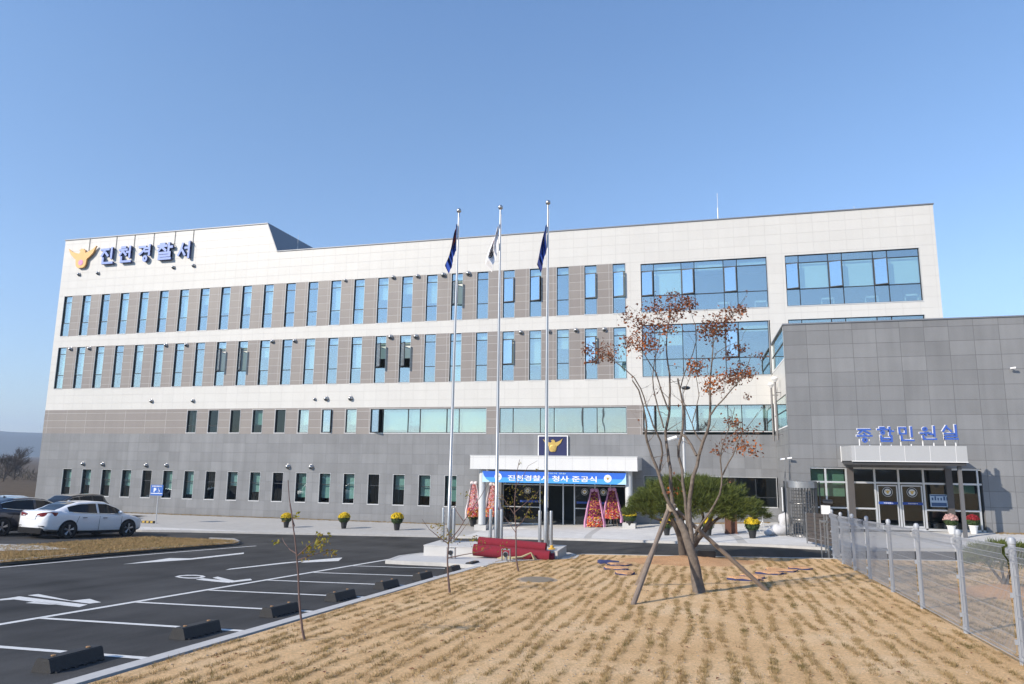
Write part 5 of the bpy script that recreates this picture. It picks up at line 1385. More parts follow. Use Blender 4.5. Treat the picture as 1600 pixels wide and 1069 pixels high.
def make_car(name, lab, loc, rz, spec, paint, k=1.0, lamps=True, plate=True):
    t = thing(name, lab, 'car', loc, 'cars parked on the left', rz); t.scale = (k * 1.06, k, k)
    body = spec['body']
    ys = np.linspace(body[0][0], body[-1][0], 46)
    nr = 9
    def ring(y):
        w, zb, zs, zd = lerp_tab(body, y)
        return [(0, zb), (w * .80, zb), (w * .955, zb + .07), (w * .995, zb + (zs - zb) * .38), (w * .985, zb + (zs - zb) * .62), (w * 1.0, zs - .03), (w * .965, zs + (zd - zs) * .45), (w * .86, zd), (0, zd + .022)]
    wy0, wy1 = spec['wheels']; wr = spec['wr']
    b = MB(); vs = []
    for y in ys:
        h = ring(y)
        vs += [(x, y, z) for x, z in h] + [(-x, y, z) for x, z in reversed(h[1:-1])]
    n = 2 * nr - 2
    fs = [(i * n + j, i * n + (j + 1) % n, (i + 1) * n + (j + 1) % n, (i + 1) * n + j) for i in range(len(ys) - 1) for j in range(n)]
    fs += [tuple(range(n)), tuple(range(len(vs) - 1, len(vs) - 1 - n, -1))]
    b.add(vs, fs)
    bo = b.build('body', paint, t, local=True); auto_smooth(bo, 40)
    cab = spec['cab']
    sa, sb = spec['side']; ra, rb = spec['rear']; fa, fb = spec['front']
    cuts = set(np.linspace(cab[0][0], cab[-1][0], 40)) | {sa, sb, ra, rb, fa, fb}
    for p in spec['pillars']: cuts |= {p - .05, p + .05}
    ys = sorted(cuts)
    def cring(y):
        wb, wr_, zb, zr = lerp_tab(cab, y); h = zr - zb
        return [(wb + .015, zb - .06), (wb, zb + .02), (wb + (wr_ - wb) * .80, zb + h * .80), (wr_ * 1.0, zb + h * .90), (wr_ * .86, zb + h * .975), (wr_ * .80, zb + h * .985), (0, zr + .01)]
    P, G_ = MB(), MB(); rings = []
    for y in ys:
        h = cring(y); rings.append([(x, y, z) for x, z in h] + [(-x, y, z) for x, z in reversed(h[:-1])])
    m_ = len(rings[0])
    for i in range(len(ys) - 1):
        ym = (ys[i] + ys[i + 1]) / 2
        for j in range(m_ - 1):
            q = [rings[i][j], rings[i][j + 1], rings[i + 1][j + 1], rings[i + 1][j]]
            jj = j if j < 6 else m_ - 2 - j
            gl = False
            if jj == 1 and sa < ym < sb and not any(abs(ym - p) < .05 for p in spec['pillars']): gl = True
            if jj == 5 and (ra < ym < rb or fa < ym < fb): gl = True
            if gl:   # panes sit a little inside the shell, which closes behind them
                G_.quad(*[(p[0] * 1.004, p[1], p[2] + .004) for p in q])
            P.quad(*q)
    co = P.build('cabin', paint, t, local=True)
    bm = bmesh.new(); bm.from_mesh(co.data); bmesh.ops.remove_doubles(bm, verts=bm.verts, dist=.001); bmesh.ops.recalc_face_normals(bm, faces=bm.faces); bm.to_mesh(co.data); bm.free(); auto_smooth(co, 40)
    go = G_.build('window', M['car_glass'], t, local=True, smooth=True)
    bm = bmesh.new(); bm.from_mesh(go.data); bmesh.ops.remove_doubles(bm, verts=bm.verts, dist=.001); bmesh.ops.recalc_face_normals(bm, faces=bm.faces); bm.to_mesh(go.data); bm.free()
    # window surround and sills
    tr = MB()
    for s in (-1, 1):
        pts = []
        for y in np.linspace(sa, sb, 18):
            c = cring(y); pts.append((s * (c[1][0] + .008), y, c[1][1] - .004))
        tr.tube(pts, .011, 5)
        pts = []
        for y in np.linspace(sa, sb, 18):
            c = cring(y); pts.append((s * (c[2][0] + .008), y, c[2][1] + .004))
        tr.tube(pts, .010, 5)
    tr.build('window_trim', M['chrome'], t, local=True)
    lo = MB()
    w, zb, zs, zd = lerp_tab(body, -2.2)
    lo.prism([(-.62, .20), (.62, .20), (.66, .38), (.52, .44), (-.52, .44), (-.66, .38)], 'y', -2.275, -2.0)
    for s in (-1, 1): lo.box(s * .905 - .012, s * .905 + .012, wy0 + wr + .1, wy1 - wr - .1, .20, .29)
    lo.box(-.74, .74, -1.9, 1.9, .17, .26)
    lo.build('lower_trim', M['trim'], t, local=True)
    dl = MB()
    for s in (-1, 1):
        for y in (-.95 if spec is SEDAN else -1.0, -.05, .98):
            pts = []
            for f in np.linspace(.12, 1, 7):
                wq, zb_, zs_, zd_ = lerp_tab(body, y - (.22 * (1 - f) if y < -.5 else 0)); r_ = ring(y - (.22 * (1 - f) if y < -.5 else 0)); z = zb_ + (zs_ - zb_) * f
                pts.append((s * (wq * (.994 if f < .9 else .998) + .001), y - (.22 * (1 - f) if y < -.5 else 0), z))
            dl.tube(pts, .006, 4)
        for y in (-.72, .18):
            wq, zb_, zs_, zd_ = lerp_tab(body, y); dl.box(s * wq - .02, s * wq + .02, y - .09, y + .09, zs_ - .085, zs_ - .06)
    dl.build('door_line', M['trim'], t, local=True)
    for s in (-1, 1):
        for y in (wy0, wy1):
            wq, zb_, zs_, zd_ = lerp_tab(body, y)
            ar = MB(); ar.lathe([(wr + .055, 0), (wr + .055, .02 * s), (wr + .03, .03 * s), (.05, .03 * s)], (s * (wq - .005), y, wr + .01), 30, 0, 'x'); ar.build('wheel_arch', M['trim'], t, local=True)
            ty = MB(); x0 = s * (wq - .16)
            ty.lathe([(wr * .66, .20 * s), (wr * .9, .215 * s), (wr, .17 * s), (wr, .02 * s), (wr * .8, 0)], (x0, y, wr), 30, 0, 'x')
            wh = ty.build('wheel', M['tyre'], t, local=True); auto_smooth(wh)
            rm = MB(); rm.lathe([(wr * .67, .205 * s), (wr * .62, .20 * s), (wr * .6, .165 * s), (.03, .17 * s)], (x0, y, wr), 24, 1, 'x')
            for q in range(5):
                a = q * 2 * math.pi / 5 + .3
                for da in (-.13, .13):
                    rm.tube([(x0 + .20 * s, y + .05 * math.cos(a), wr + .05 * math.sin(a)), (x0 + .205 * s, y + wr * .63 * math.cos(a + da), wr + wr * .63 * math.sin(a + da))], [.026, .02], 5, 0)
            rm.tube([(x0 + .17 * s, y, wr), (x0 + .215 * s, y, wr)], .055, 10, 0)
            rm.build('rim', [M['rim'], M['trim']], wh, local=True)
    for s in (-1, 1):
        wq = lerp_tab(cab, sb - .12)[0]; zc = lerp_tab(cab, sb - .12)[2]
        mi = MB(); mi.ball((s * (wq + .11), sb - .16, zc + .07), .1, 10, 8, 0, (1.05, .6, .75)); mi.tube([(s * wq, sb - .13, zc + .03), (s * (wq + .08), sb - .14, zc + .05)], .025, 6); mi.build('mirror', paint, t, local=True, smooth=True)
    if lamps:
        for s in (-1, 1):
            tl = MB(); vs = []; fs = []
            pts = [(.30, -1.0), (.42, -.6), (.56, -.2), (.70, .2), (.80, .6), (.86, 1.0)]
            rows_ = []
            for xq, kk in pts:
                # walk round the tail: x from the middle outwards, y follows the body corner
                yq = -2.265 + max(0, xq - .55) ** 2 * 3.6
                zc = .905 if spec is SEDAN else 1.0; hh = .055 + .045 * min(1, (xq - .30) / .3) - (.03 if xq > .8 else 0)
                rows_.append([(s * xq * 1.005, yq - .018, zc - hh * .8 + (xq - .3) * .06), (s * xq * 1.005, yq - .02, zc + hh * .7 + (xq - .3) * .10)])
            for r_ in rows_: vs += r_ + [(r_[0][0] * .97, r_[0][1] + .10, r_[0][2]), (r_[1][0] * .97, r_[1][1] + .10, r_[1][2])]
            for i in range(len(rows_) - 1):
                for j, k2 in ((0, 1), (1, 3), (3, 2), (2, 0)): fs.append((i * 4 + j, i * 4 + k2, i * 4 + 4 + k2, i * 4 + 4 + j))
            fs += [(0, 1, 3, 2), (20, 21, 23, 22)]
            tl.add(vs, fs); tlo = tl.build('tail_lamp', M['tail'], t, local=True)
            rv = MB(); rv.box(s * .40 - .06, s * .40 + .06, -2.292, -2.25, .865 if spec is SEDAN else .96, .895 if spec is SEDAN else .99); rv.build('reverse_lamp', M['tail_white'], tlo, local=True)
    if plate:
        pl_ = MB(); pl_.box(-.27, .27, -2.302, -2.24, .74, .88, 0); po = pl_.build('number_plate', M['plate'], t, local=True)
        em_ = MB(); em_.tube([(.06 * math.cos(a * .5), -2.262, .98 + .04 * math.sin(a * .5)) for a in range(13)], .007, 5); em_.build('badge', M['chrome'], t, local=True)
    bl_ = MB()
    for s in (-1, 1): bl_.box(s * .58 - .12, s * .58 + .12, -2.285, -2.2, .475, .50)
    bl_.build('reflector', M['trim'], t, local=True)
    fin = MB(); zr = lerp_tab(cab, -.75)[3]; fin.add([(-.02, -.88, zr - .02), (.02, -.88, zr - .02), (0, -.70, zr - .0), (0, -.88, zr + .06)], [(0, 1, 3), (1, 2, 3), (2, 0, 3), (0, 2, 1)]); fin.build('antenna', paint, t, local=True)
    return t
car_white = paint_mat('white_car_paint', (.74, .75, .77)); car_navy = paint_mat('navy_car_paint', (.010, .014, .030), .2); car_brown = paint_mat('dark_car_paint', (.022, .02, .02), .3)
cw = (-27.140,26.439,0.196)
cf = (-26.721,29.437,0.031)
KC = 1.13
ang_ = math.atan2(-(cf[0] - cw[0]), cf[1] - cw[1])
def place_car(name, lab, cx, cy, spec, paint, k, rz, **kw):
    z = gh(cx, cy) - .10
    t = make_car(name, lab, (cx, cy, z), rz, spec, paint, k, **kw)
    pitch = math.atan2(gh(cx, cy + 2) - gh(cx, cy - 2), 4)
    t.rotation_euler = (pitch, 0, rz)
    return t
mx_, my_ = (cw[0] + cf[0]) / 2 - .28, (cw[1] + cf[1]) / 2 - .10
wx = mx_ - .98 * KC * math.cos(ang_)
wy_ = my_ - .9 * KC * math.sin(ang_)
place_car('parked_car', 'white sedan parked at the end of the row, seen from its rear corner', wx, wy_, SEDAN, car_white, KC, ang_)
place_car('parked_car', 'dark navy sedan cut by the left picture edge beside the white sedan', wx - 3.35, wy_ - .35, SEDAN, car_navy, KC * 1.06, ang_)
place_car('parked_car', 'black sport utility car parked facing away, beyond the white sedan', -36.5, 34.8, SUV, car_brown, 1.0, R(180), lamps=False, plate=False)
place_car('parked_car', 'white sedan in the back row behind the navy sedan', -40.9, 34.9, SEDAN, paint_mat('grey_white_paint', (.55, .56, .58)), 1.04, R(0))
# ------------------------------------------------------------------ trees and plants
M['bark'] = mat('grey_brown_bark', (0.135, 0.11, 0.09), .9, 0, .75, 9, .9, 24)
M['bark_dark'] = mat('dark_bark', (0.10, 0.08, 0.065), .9, 0, .4, 8, .5, 30)
M['leaf_rust'] = leaf_mat('rust_leaves', [(0.12, 0.045, 0.025), (0.22, 0.085, 0.035), (0.17, 0.065, 0.035), (0.33, 0.13, 0.04)], .75, .3, 2.2)
M['leaf_orange'] = leaf_mat('orange_leaves', [(0.40, 0.10, 0.02), (0.50, 0.15, 0.025), (0.30, 0.07, 0.02)], .75, .3, 2.2)
M['needle'] = leaf_mat('pine_needles', [(0.022, 0.038, 0.008), (0.065, 0.09, 0.013), (0.11, 0.135, 0.02), (0.16, 0.175, 0.028)], .75, .15, 1.6)
M['sap_leaf'] = leaf_mat('sapling_leaves', [(0.14, 0.16, 0.02), (0.28, 0.27, 0.03), (0.22, 0.13, 0.03), (0.10, 0.12, 0.02)], .75, .35, 5)
M['bare'] = mat('bare_twigs', (0.085, 0.065, 0.052), .95, 0, .3, 2)
M['brush'] = leaf_mat('dry_brush', [(0.07, 0.05, 0.035), (0.12, 0.09, 0.06), (0.07, 0.08, 0.035)], .9, .1, .3)

def limb(mb, pts, r0, r1, rn, n=8, wob=.012, dep=0.0):
    """a crooked tapering limb through pts (already in space)"""
    P = [Vector(p) for p in pts]; out = []
    for i in range(len(P) - 1):
        k = max(1, int((P[i + 1] - P[i]).length / .18))
        for j in range(k):
            f = j / k
            a = P[max(0, i - 1)]; b = P[i]; c = P[i + 1]; d = P[min(len(P) - 1, i + 2)]
            q = .5 * ((2 * b) + (c - a) * f + (2 * a - 5 * b + 4 * c - d) * f * f + (3 * b - a - 3 * c + d) * f ** 3)
            out.append(q + Vector((rn.gauss(0, wob), rn.gauss(0, wob), 0)))
    out.append(P[-1])
    m_ = len(out) - 1
    mb.tube(out, [r0 + (r1 - r0) * (i / max(1, m_)) ** .85 for i in range(m_ + 1)], n)
    return out
def twig(mb, p, d, ln, r, rn, n=5, k=4):
    pts = [Vector(p)]; d = Vector(d).normalized()
    for i in range(k):
        d = (d + Vector((rn.gauss(0, .22), rn.gauss(0, .22), rn.gauss(0, .18) + .08))).normalized(); pts.append(pts[-1] + d * ln / k)
    mb.tube(pts, [r * (1 - .8 * i / k) for i in range(k + 1)], n, cap=False)
    return pts, d
def leaf(mb, p, size, rn, mi=0, droop=.5):
    d = Vector((rn.gauss(0, 1), rn.gauss(0, 1), rn.gauss(0, .7) - droop)).normalized(); w = d.orthogonal().normalized(); w.rotate(Matrix.Rotation(rn.uniform(0, 6.28), 3, d)); n = d.cross(w)
    p = Vector(p); s = size * rn.uniform(.6, 1.25); c = rn.uniform(-.25, .25)
    mb.add([p, p + d * s * .45 + w * s * .30 + n * s * c, p + d * s, p + d * s * .45 - w * s * .30 + n * s * c], [(0, 1, 2, 3)], mi)

# the leaning multi-stemmed tree with its last red leaves
TY = 17.0
mt = thing('autumn_tree', 'leaning multi stemmed tree with bare limbs and sparse rust red leaves, propped by stakes', 'tree', (-.13, 16.97, gh(-.13, 16.97)))
rn = random.Random(11)
tk_ = MB()
def sp(pts, y0, y1):
    n = len(pts) - 1
    return [(p[0], y0 + (y1 - y0) * (i / n) + .05 * math.sin(i * 1.7), p[1]) for i, p in enumerate(pts)]
trunk = sp([(-0.122,0.944),(-0.166,1.299),(-0.223,1.725),(-0.325,2.057),(-0.429,2.363),(-0.537,2.587)], 16.97, 17.0)
limb(tk_, trunk, .15, .085, rn, 14, .006)
auto_smooth(tk_.build('trunk', M['bark'], mt), 60)
LIMBS = [
 ([(-0.457,2.390),(-0.592,2.671),(-0.728,2.954),(-0.824,3.182),(-0.945,3.588),(-1.124,4.146),(-1.206,4.488),(-1.213,4.879),(-1.266,5.197),(-1.350,5.533),(-1.482,5.750)], 17.0, 16.6, .10, .022),
 ([(-0.945,3.588),(-0.868,4.089),(-0.874,4.340),(-1.038,4.717),(-1.169,5.125),(-1.304,5.563),(-1.436,5.811),(-1.631,6.000),(-2.073,6.338),(-2.321,6.503),(-2.540,6.604)], 17.0, 16.2, .05, .012),
 ([(-0.564,2.643),(-0.671,2.955),(-0.695,3.403),(-0.695,3.709),(-0.776,4.296),(-0.794,4.593),(-0.698,4.997),(-0.663,5.554),(-0.667,5.996),(-0.725,6.659),(-0.685,7.063),(-0.615,7.467),(-0.561,7.844)], 17.1, 17.5, .095, .012),
 ([(-0.704,5.102),(-0.841,5.542),(-0.980,5.987),(-1.184,6.331),(-1.316,6.584),(-1.416,6.964)], 17.2, 17.0, .04, .010),
 ([(-0.817,4.683),(-0.940,5.104),(-1.048,5.636),(-1.053,6.096),(-0.968,6.558),(-0.882,7.023),(-0.919,7.417)], 17.2, 17.7, .04, .010),
 ([(-0.323,2.127),(-0.352,2.593),(-0.367,3.063),(-0.422,3.408),(-0.400,3.703),(-0.512,4.033),(-0.492,4.254),(-0.413,4.490),(-0.368,4.867),(-0.376,5.294),(-0.452,5.733),(-0.477,5.885)], 17.0, 17.5, .085, .03),
 ([(-0.426,5.626),(-0.327,6.004),(-0.186,6.306),(-0.043,6.684),(0.013,7.068),(-0.093,7.460),(-0.116,7.696)], 17.4, 17.9, .03, .008),
 ([(-0.241,2.060),(-0.282,2.552),(-0.267,3.066),(-0.188,3.557),(-0.088,3.804),(-0.038,4.052),(0.072,4.374),(0.213,4.741),(0.249,5.184),(0.255,5.571),(0.299,6.021),(0.362,6.595),(0.345,6.948),(0.441,7.205)], 16.95, 16.5, .115, .012),
 ([(0.248,4.947),(0.369,5.124),(0.516,5.262),(0.723,5.505),(0.885,5.681),(0.990,5.827),(1.084,6.049),(1.148,6.241)], 16.6, 16.0, .04, .009),
 ([(0.057,4.330),(-0.054,4.461),(-0.135,4.623),(-0.174,4.771),(-0.077,5.097),(0.005,5.425),(-0.014,5.726),(-0.064,5.998)], 16.8, 17.1, .035, .01),
 ([(-0.081,4.037),(-0.202,4.285),(-0.331,4.468),(-0.426,4.549)], 16.9, 17.4, .06, .05),
 ([(-0.173,4.786),(-0.294,5.099),(-0.343,5.429),(-0.219,5.699),(-0.030,6.149)], 16.9, 16.5, .022, .007),
 ([(0.345,6.520),(0.532,6.895),(0.756,7.116),(0.937,7.338),(1.059,7.517)], 16.5, 16.1, .02, .006),
 ([(0.318,6.141),(0.440,6.350),(0.660,6.465),(0.963,6.562)], 16.5, 16.2, .02, .006),
 ([(-0.176,2.344),(0.029,2.605),(0.176,2.807),(0.384,3.181),(0.455,3.582),(0.420,3.955),(0.481,4.303),(0.666,4.740),(0.764,5.091)], 16.9, 16.3, .055, .009),
 ([(0.456,3.610),(0.576,3.856),(0.710,4.059),(0.805,4.348),(0.939,4.566),(1.055,4.696),(1.233,4.972)], 16.7, 16.2, .035, .007),
 ([(0.443,4.042),(0.564,4.260),(0.791,4.362),(1.015,4.392)], 16.5, 16.1, .015, .005),
 ([(0.740,4.131),(0.925,4.219),(1.092,4.263)], 16.5, 16.3, .012, .005),
 ([(-1.208,4.354),(-1.246,4.728),(-1.225,5.030)], 16.8, 16.6, .03, .012),
]
ends = []
for i, (pts, y0, y1, r0, r1) in enumerate(LIMBS):
    r0 *= .50; r1 *= .65; lb = MB(); out = limb(lb, sp(pts, y0, y1), r0, r1, rn, 8, .006)
    m_ = len(out)
    for j in range(int(m_ * .35), m_, 2):     # twigs leave the outer half
        d = Vector((rn.gauss(0, 1), rn.gauss(0, .8), rn.uniform(.1, 1.1))); f = j / m_
        tp, dd = twig(lb, out[j], d, rn.uniform(.25, .75) * (1.1 - .4 * f), max(.004, (r0 + (r1 - r0) * f) * .3), rn)
        ends += tp[2:]
        if rn.random() < .9:
            tp, dd = twig(lb, tp[2], dd + Vector((rn.gauss(0, .6), rn.gauss(0, .6), .3)), rn.uniform(.15, .4), .004, rn, 4, 3); ends += tp[1:]
    auto_smooth(lb.build('limb', M['bark'], mt), 60)
cr = MB()
CL = [(1048,452,10,30,0),(1028,477,24,130,0),(1060,478,16,70,0),(1079,482,11,50,0),(1052,492,16,60,0),(1075,466,9,26,0),(998,502,20,75,0),(980,496,13,26,0),(1000,530,24,150,1),(985,536,14,50,0),(1018,538,18,70,1),(1022,510,18,60,0),(1046,516,14,60,0),(944,548,20,90,0),(917,545,12,40,0),(925,556,12,36,0),(955,560,10,22,0),
      (1116,514,24,160,0),(1130,503,20,90,0),(1105,520,14,60,0),(1146,492,13,40,0),(1159,479,8,22,0),(1160,490,8,16,0),(1085,575,14,70,1),(1092,568,10,30,0),(1122,597,20,80,1),(1108,604,12,40,1),(1140,585,15,50,0),(1159,578,18,110,0),(1168,584,10,36,1),(1150,592,12,30,0),(1156,541,11,36,0),(1140,550,12,30,0),(1184,558,7,10,0),
      (1143,656,13,30,0),(1152,665,10,20,0),(1170,699,17,60,1),(1158,690,12,20,0),(1120,706,7,14,0),(1130,693,8,14,0),(1180,672,10,14,0),(1166,620,6,8,0),(1048,767,9,22,1),(1040,770,6,8,1),(1150,676,12,18,1)]
AX = [(-21.300,8.078),(-21.274,8.077),(-21.297,8.057)]
kx = AX[1][0] - AX[0][0]
CP = [(-0.562,7.930),(-0.868,7.556),(-0.395,7.518),(-0.119,7.444),(-0.518,7.308),(-0.170,7.693),(-1.325,7.186),(-1.596,7.291),(-1.303,6.752),(-1.530,6.667),(-1.037,6.621),(-0.969,7.049),(-0.616,6.943),(-2.156,6.500),(-2.573,6.559),(-2.450,6.384),(-1.990,6.310),(0.398,6.937),(0.603,7.095),(0.238,6.852),(0.835,7.251),(1.025,7.439),(1.033,7.273),(-0.075,6.036),(0.029,6.138),(0.439,5.700),(0.239,5.601),(0.698,5.872),(0.966,5.969),(1.087,5.879),(0.833,5.767),(0.946,6.515),(0.717,6.388),(1.323,6.253),(0.700,4.840),(0.819,4.711),(1.045,4.228),(0.887,4.355),(0.355,4.124),(0.501,4.310),(1.197,4.611),(1.037,5.356),(-0.680,3.240),(-0.795,3.195),(0.785,4.554)]
for (u, v, r, n, o), c in zip(CL, CP):
    rad = r * .0163
    yc = 16.7 + rn.uniform(-.5, .6)
    for _ in range(int(n * 1.6)):
        g = (c[0] + rn.gauss(0, rad * .5), yc + rn.gauss(0, rad * .55), c[1] + rn.gauss(0, rad * .38))
        leaf(cr, g, .078, rn, 1 if rn.random() < (.55 if o else .10) else 0)
    for _ in range(3):
        s_ = Vector((c[0] + rn.gauss(0, rad * .4), yc, c[1] - rad * .7)); twig(cr, s_, (rn.gauss(0, .7), rn.gauss(0, .6), 1), rad * 2, .006, rn, 4, 4)
        cr.m[-16:] = [2] * 16
for p in ends:
    if rn.random() < .22: leaf(cr, p, rn.uniform(.05, .085), rn, 0)
cr.build('crown', [M['leaf_rust'], M['leaf_orange'], M['bark']], mt, fix=False)

# wooden stakes that prop the trunk
APX = (-0.690,17.050,2.837)
st4 = thing('tree_stakes', 'grey wooden stakes lashed together into a tripod round the leaning tree', 'tree support', (APX[0], APX[1], gh(APX[0], APX[1])))
SF = [(-1.421,14.579,1.108), (-1.634,17.942,0.946), (1.494,17.824,1.006)]
SF[1] = (SF[1][0], SF[1][1], SF[1][2])
for k, f in enumerate(SF):
    s_ = MB(); a = Vector(f) - Vector((0, 0, .12)); b = Vector(APX) + Vector(((-.06, .0, .06)[k], (0, .06, .05)[k], .0)); d = (b - a).normalized()
    s_.tube([a, a + (b - a) * .33, a + (b - a) * .66, b + d * .1], [.055, .052, .048, .044], 10); auto_smooth(s_.build('pole', M['wood'], st4))
s_ = MB()
for k in range(5): s_.tube([(APX[0] + .10 * math.cos(t * .42), APX[1] + .12 * math.sin(t * .42), APX[2] - .05 + .03 * k + .01 * math.sin(t)) for t in range(16)], .018, 5)
s_.build('lashing', mat('straw_rope', (.30, .25, .19), .9, 0, .3, 20), st4)
s_ = MB(); s_.tube([(APX[0] - .1, APX[1] - .02, APX[2] - .06), (APX[0] + .14, APX[1] - .05, APX[2] - .02)], .03, 6); s_.build('white_cord', M['white_paint'], st4)

# the flat topped pine and its mound
PY = 26.0
pb_ = (-0.614,25.735,0.601)
pn = thing('pine_tree', 'flat topped green pine with several stems on a mound of orange soil', 'tree', pb_)
rn = random.Random(5)
STM = [([(-0.667,0.437),(-0.719,0.862),(-0.793,1.333),(-0.996,1.891),(-1.249,2.322)], 26, 25.6, .17, .05), ([(-0.602,0.440),(-0.505,0.828),(-0.191,1.270),(0.123,1.711),(0.374,2.193),(0.577,2.502)], 26, 25.7, .14, .045), ([(-0.014,1.448),(0.297,1.803),(0.689,2.073),(1.116,2.215),(1.375,2.394)], 25.9, 26.3, .07, .03), ([(-0.830,1.592),(-1.174,1.798),(-1.657,1.914),(-1.965,2.126)], 25.9, 26.2, .07, .03), ([(-0.459,0.916),(-0.230,1.397),(0.002,1.923),(-0.069,2.398)], 26, 26.6, .08, .04), ([(-0.811,1.463),(-0.644,1.989),(-0.414,2.432)], 26, 26.5, .09, .04)]
for pts, y0, y1, r0, r1 in STM:
    l_ = MB(); limb(l_, sp(pts, y0, y1), r0, r1, rn, 9, .012); auto_smooth(l_.build('trunk', M['bark_dark'], pn), 60)
PC = [(-0.335,2.173),(-2.704,2.439),(1.964,2.559),(-0.234,3.359)]
cxp, czp = PC[0]; rx = (PC[2][0] - PC[1][0]) / 2; xm = (PC[2][0] + PC[1][0]) / 2; top = PC[3][1]
pc = MB(); n_sh = 0
def pine_tuft(p, d, ln, n):
    d = Vector(d).normalized()
    for _ in range(n):
        q = (d + Vector((rn.gauss(0, .48), rn.gauss(0, .48), rn.gauss(0, .40)))).normalized(); w = q.orthogonal().normalized(); w.rotate(Matrix.Rotation(rn.uniform(0, 6.28), 3, q))
        l_ = ln * rn.uniform(.65, 1.2); o = Vector(p) + Vector((rn.gauss(0, .05), rn.gauss(0, .05), rn.gauss(0, .03)))
        pc.add([o - w * .009, o + w * .009, o + q * l_], [(0, 1, 2)])
zb_p = PC[0][1] - .16
H_p = top - zb_p
tries = 0
while n_sh < 1750:
    a = rn.uniform(0, 2 * math.pi); r = math.sqrt(rn.random())
    lump = 1 + .07 * math.sin(5 * a + 1) + .05 * math.sin(9 * a)
    X, Yv = r * math.cos(a) * lump, r * math.sin(a) * lump
    hz = max(0, 1 - (r ** 2.3)) ** .62
    dz = .10 * math.sin(X * 9 + 1) * math.sin(Yv * 8)
    shell = rn.random() ** .55
    z = zb_p + .25 * H_p * (1 - r) * 0 + H_p * (hz * shell + dz * .6) + rn.gauss(0, .03)
    und = zb_p + .18 * (1 - r * r) + (.12 if r > .8 else 0)
    if z < und - .08: continue
    p = (xm + X * rx, PY + Yv * rx * .88, z)
    pine_tuft(p, (X * 1.0, Yv * 1.0, .55 + .5 * hz), .20, 26); n_sh += 1
pc.build('crown', M['needle'], pn, fix=False)
md = MB(); vs = []; nr_, na = 9, 30
for i in range(nr_ + 1):
    for k in range(na):
        a = 2 * math.pi * k / na; f = i / nr_; x = pb_[0] + .1 + 2.7 * f * math.cos(a) * (1 + .1 * math.sin(3 * a)); y = pb_[1] - .95 + 2.0 * f * math.sin(a) * (1 + .1 * math.cos(2 * a))
        vs.append((x, min(y, 26.6), gh(x, min(y, 26.6)) + .17 * (math.cos(f * math.pi) * .5 + .5) - .02 * f + rn.gauss(0, .012) - (.03 if f > .95 else 0)))
md.add(vs, [(i * na + k, i * na + (k + 1) % na, (i + 1) * na + (k + 1) % na, (i + 1) * na + k) for i in range(nr_) for k in range(na)])
kind(md.build('soil_mound', M['orange_soil'], None, True), 'structure')
wbx = MB(); wbx.box(pb_[0] + .42, pb_[0] + .98, pb_[1] + .1, pb_[1] + .22, gh(pb_[0], pb_[1]), gh(pb_[0], pb_[1]) + .30); wbx.box(pb_[0] + .4, pb_[0] + 1.0, pb_[1] + .22, pb_[1] + .3, gh(pb_[0], pb_[1]), gh(pb_[0], pb_[1]) + .27)
tag(wbx.build('black_board', M['black_gloss']), 'low black board lying at the foot of the pine', 'board')

# the round shrub beyond the fence
sh0 = (6.597,19.000,1.345)
shx, shy = sh0[0], 19.0
sh = thing('shrub', 'rounded green pine shrub standing beyond the mesh fence', 'shrub', (shx, shy, gh(shx, shy)))
l_ = MB(); zc = (6.703,1.813)[1]
for k in range(3): limb(l_, [(shx + .1 * k, shy, gh(shx, shy) - .05), (shx + .05 * (k - 1), shy + .05 * k, gh(shx, shy) + .2), (shx + .35 * (k - 1), shy + .1 * k, zc - .05)], .05, .02, rn, 7)
l_.build('trunk', M['bark_dark'], sh)
pc = MB()
for _ in range(480):
    v = Vector((rn.gauss(0, 1), rn.gauss(0, 1), rn.gauss(0, 1))).normalized(); k = rn.random() ** .4
    if v.z < -.45: continue
    pine_tuft((shx + .05 + v.x * .82 * k, shy + v.y * .7 * k, zc + v.z * .36 * k), (v.x, v.y, v.z + .5), .13, 20)
pc.build('crown', M['needle'], sh, fix=False)
md = MB(); vs = []
for i in range(7):
    for k in range(24):
        a = 2 * math.pi * k / 24; f = i / 6; x = shx - .1 + 1.5 * f * math.cos(a); y = shy - .2 + 1.3 * f * math.sin(a); vs.append((x, y, gh(x, y) + .2 * (math.cos(f * math.pi) * .5 + .5) - .02 * f))
md.add(vs, [(i * 24 + k, i * 24 + (k + 1) % 24, (i + 1) * 24 + (k + 1) % 24, (i + 1) * 24 + k) for i in range(6) for k in range(24)])
kind(md.build('soil_mound', M['orange_soil'], None, True), 'structure')

# saplings along the kerb
def sapling(lab, stem, side, leaves, y, seed, r=.022, nl=1.0):
    rn = random.Random(seed); b = stem[0]
    t = thing('sapling', lab, 'tree', (b[0], y, gh(b[0], y)), 'young trees along the kerb')
    s_ = MB(); limb(s_, [(p[0], y, p[1]) for p in stem], r, r * .3, rn, 8, .004)
    for pts, k in side: limb(s_, [(p[0], y + .25 * k * i / (len(pts) - 1), p[1]) for i, p in enumerate(pts)], r * .5, r * .16, rn, 6, .006)
    auto_smooth(s_.build('trunk', mat('sapling_bark', (.13, .085, .075), .85, 0, .3, 9), t), 60)
    l_ = MB()
    for (x, z), n, rad in leaves:
        for _ in range(int(n * nl)): leaf(l_, (x + rn.gauss(0, rad * .6), y + rn.gauss(0, rad * .5), z + rn.gauss(0, rad * .45)), .062, rn)
    l_.build('leaves', M['sap_leaf'], t, fix=False)
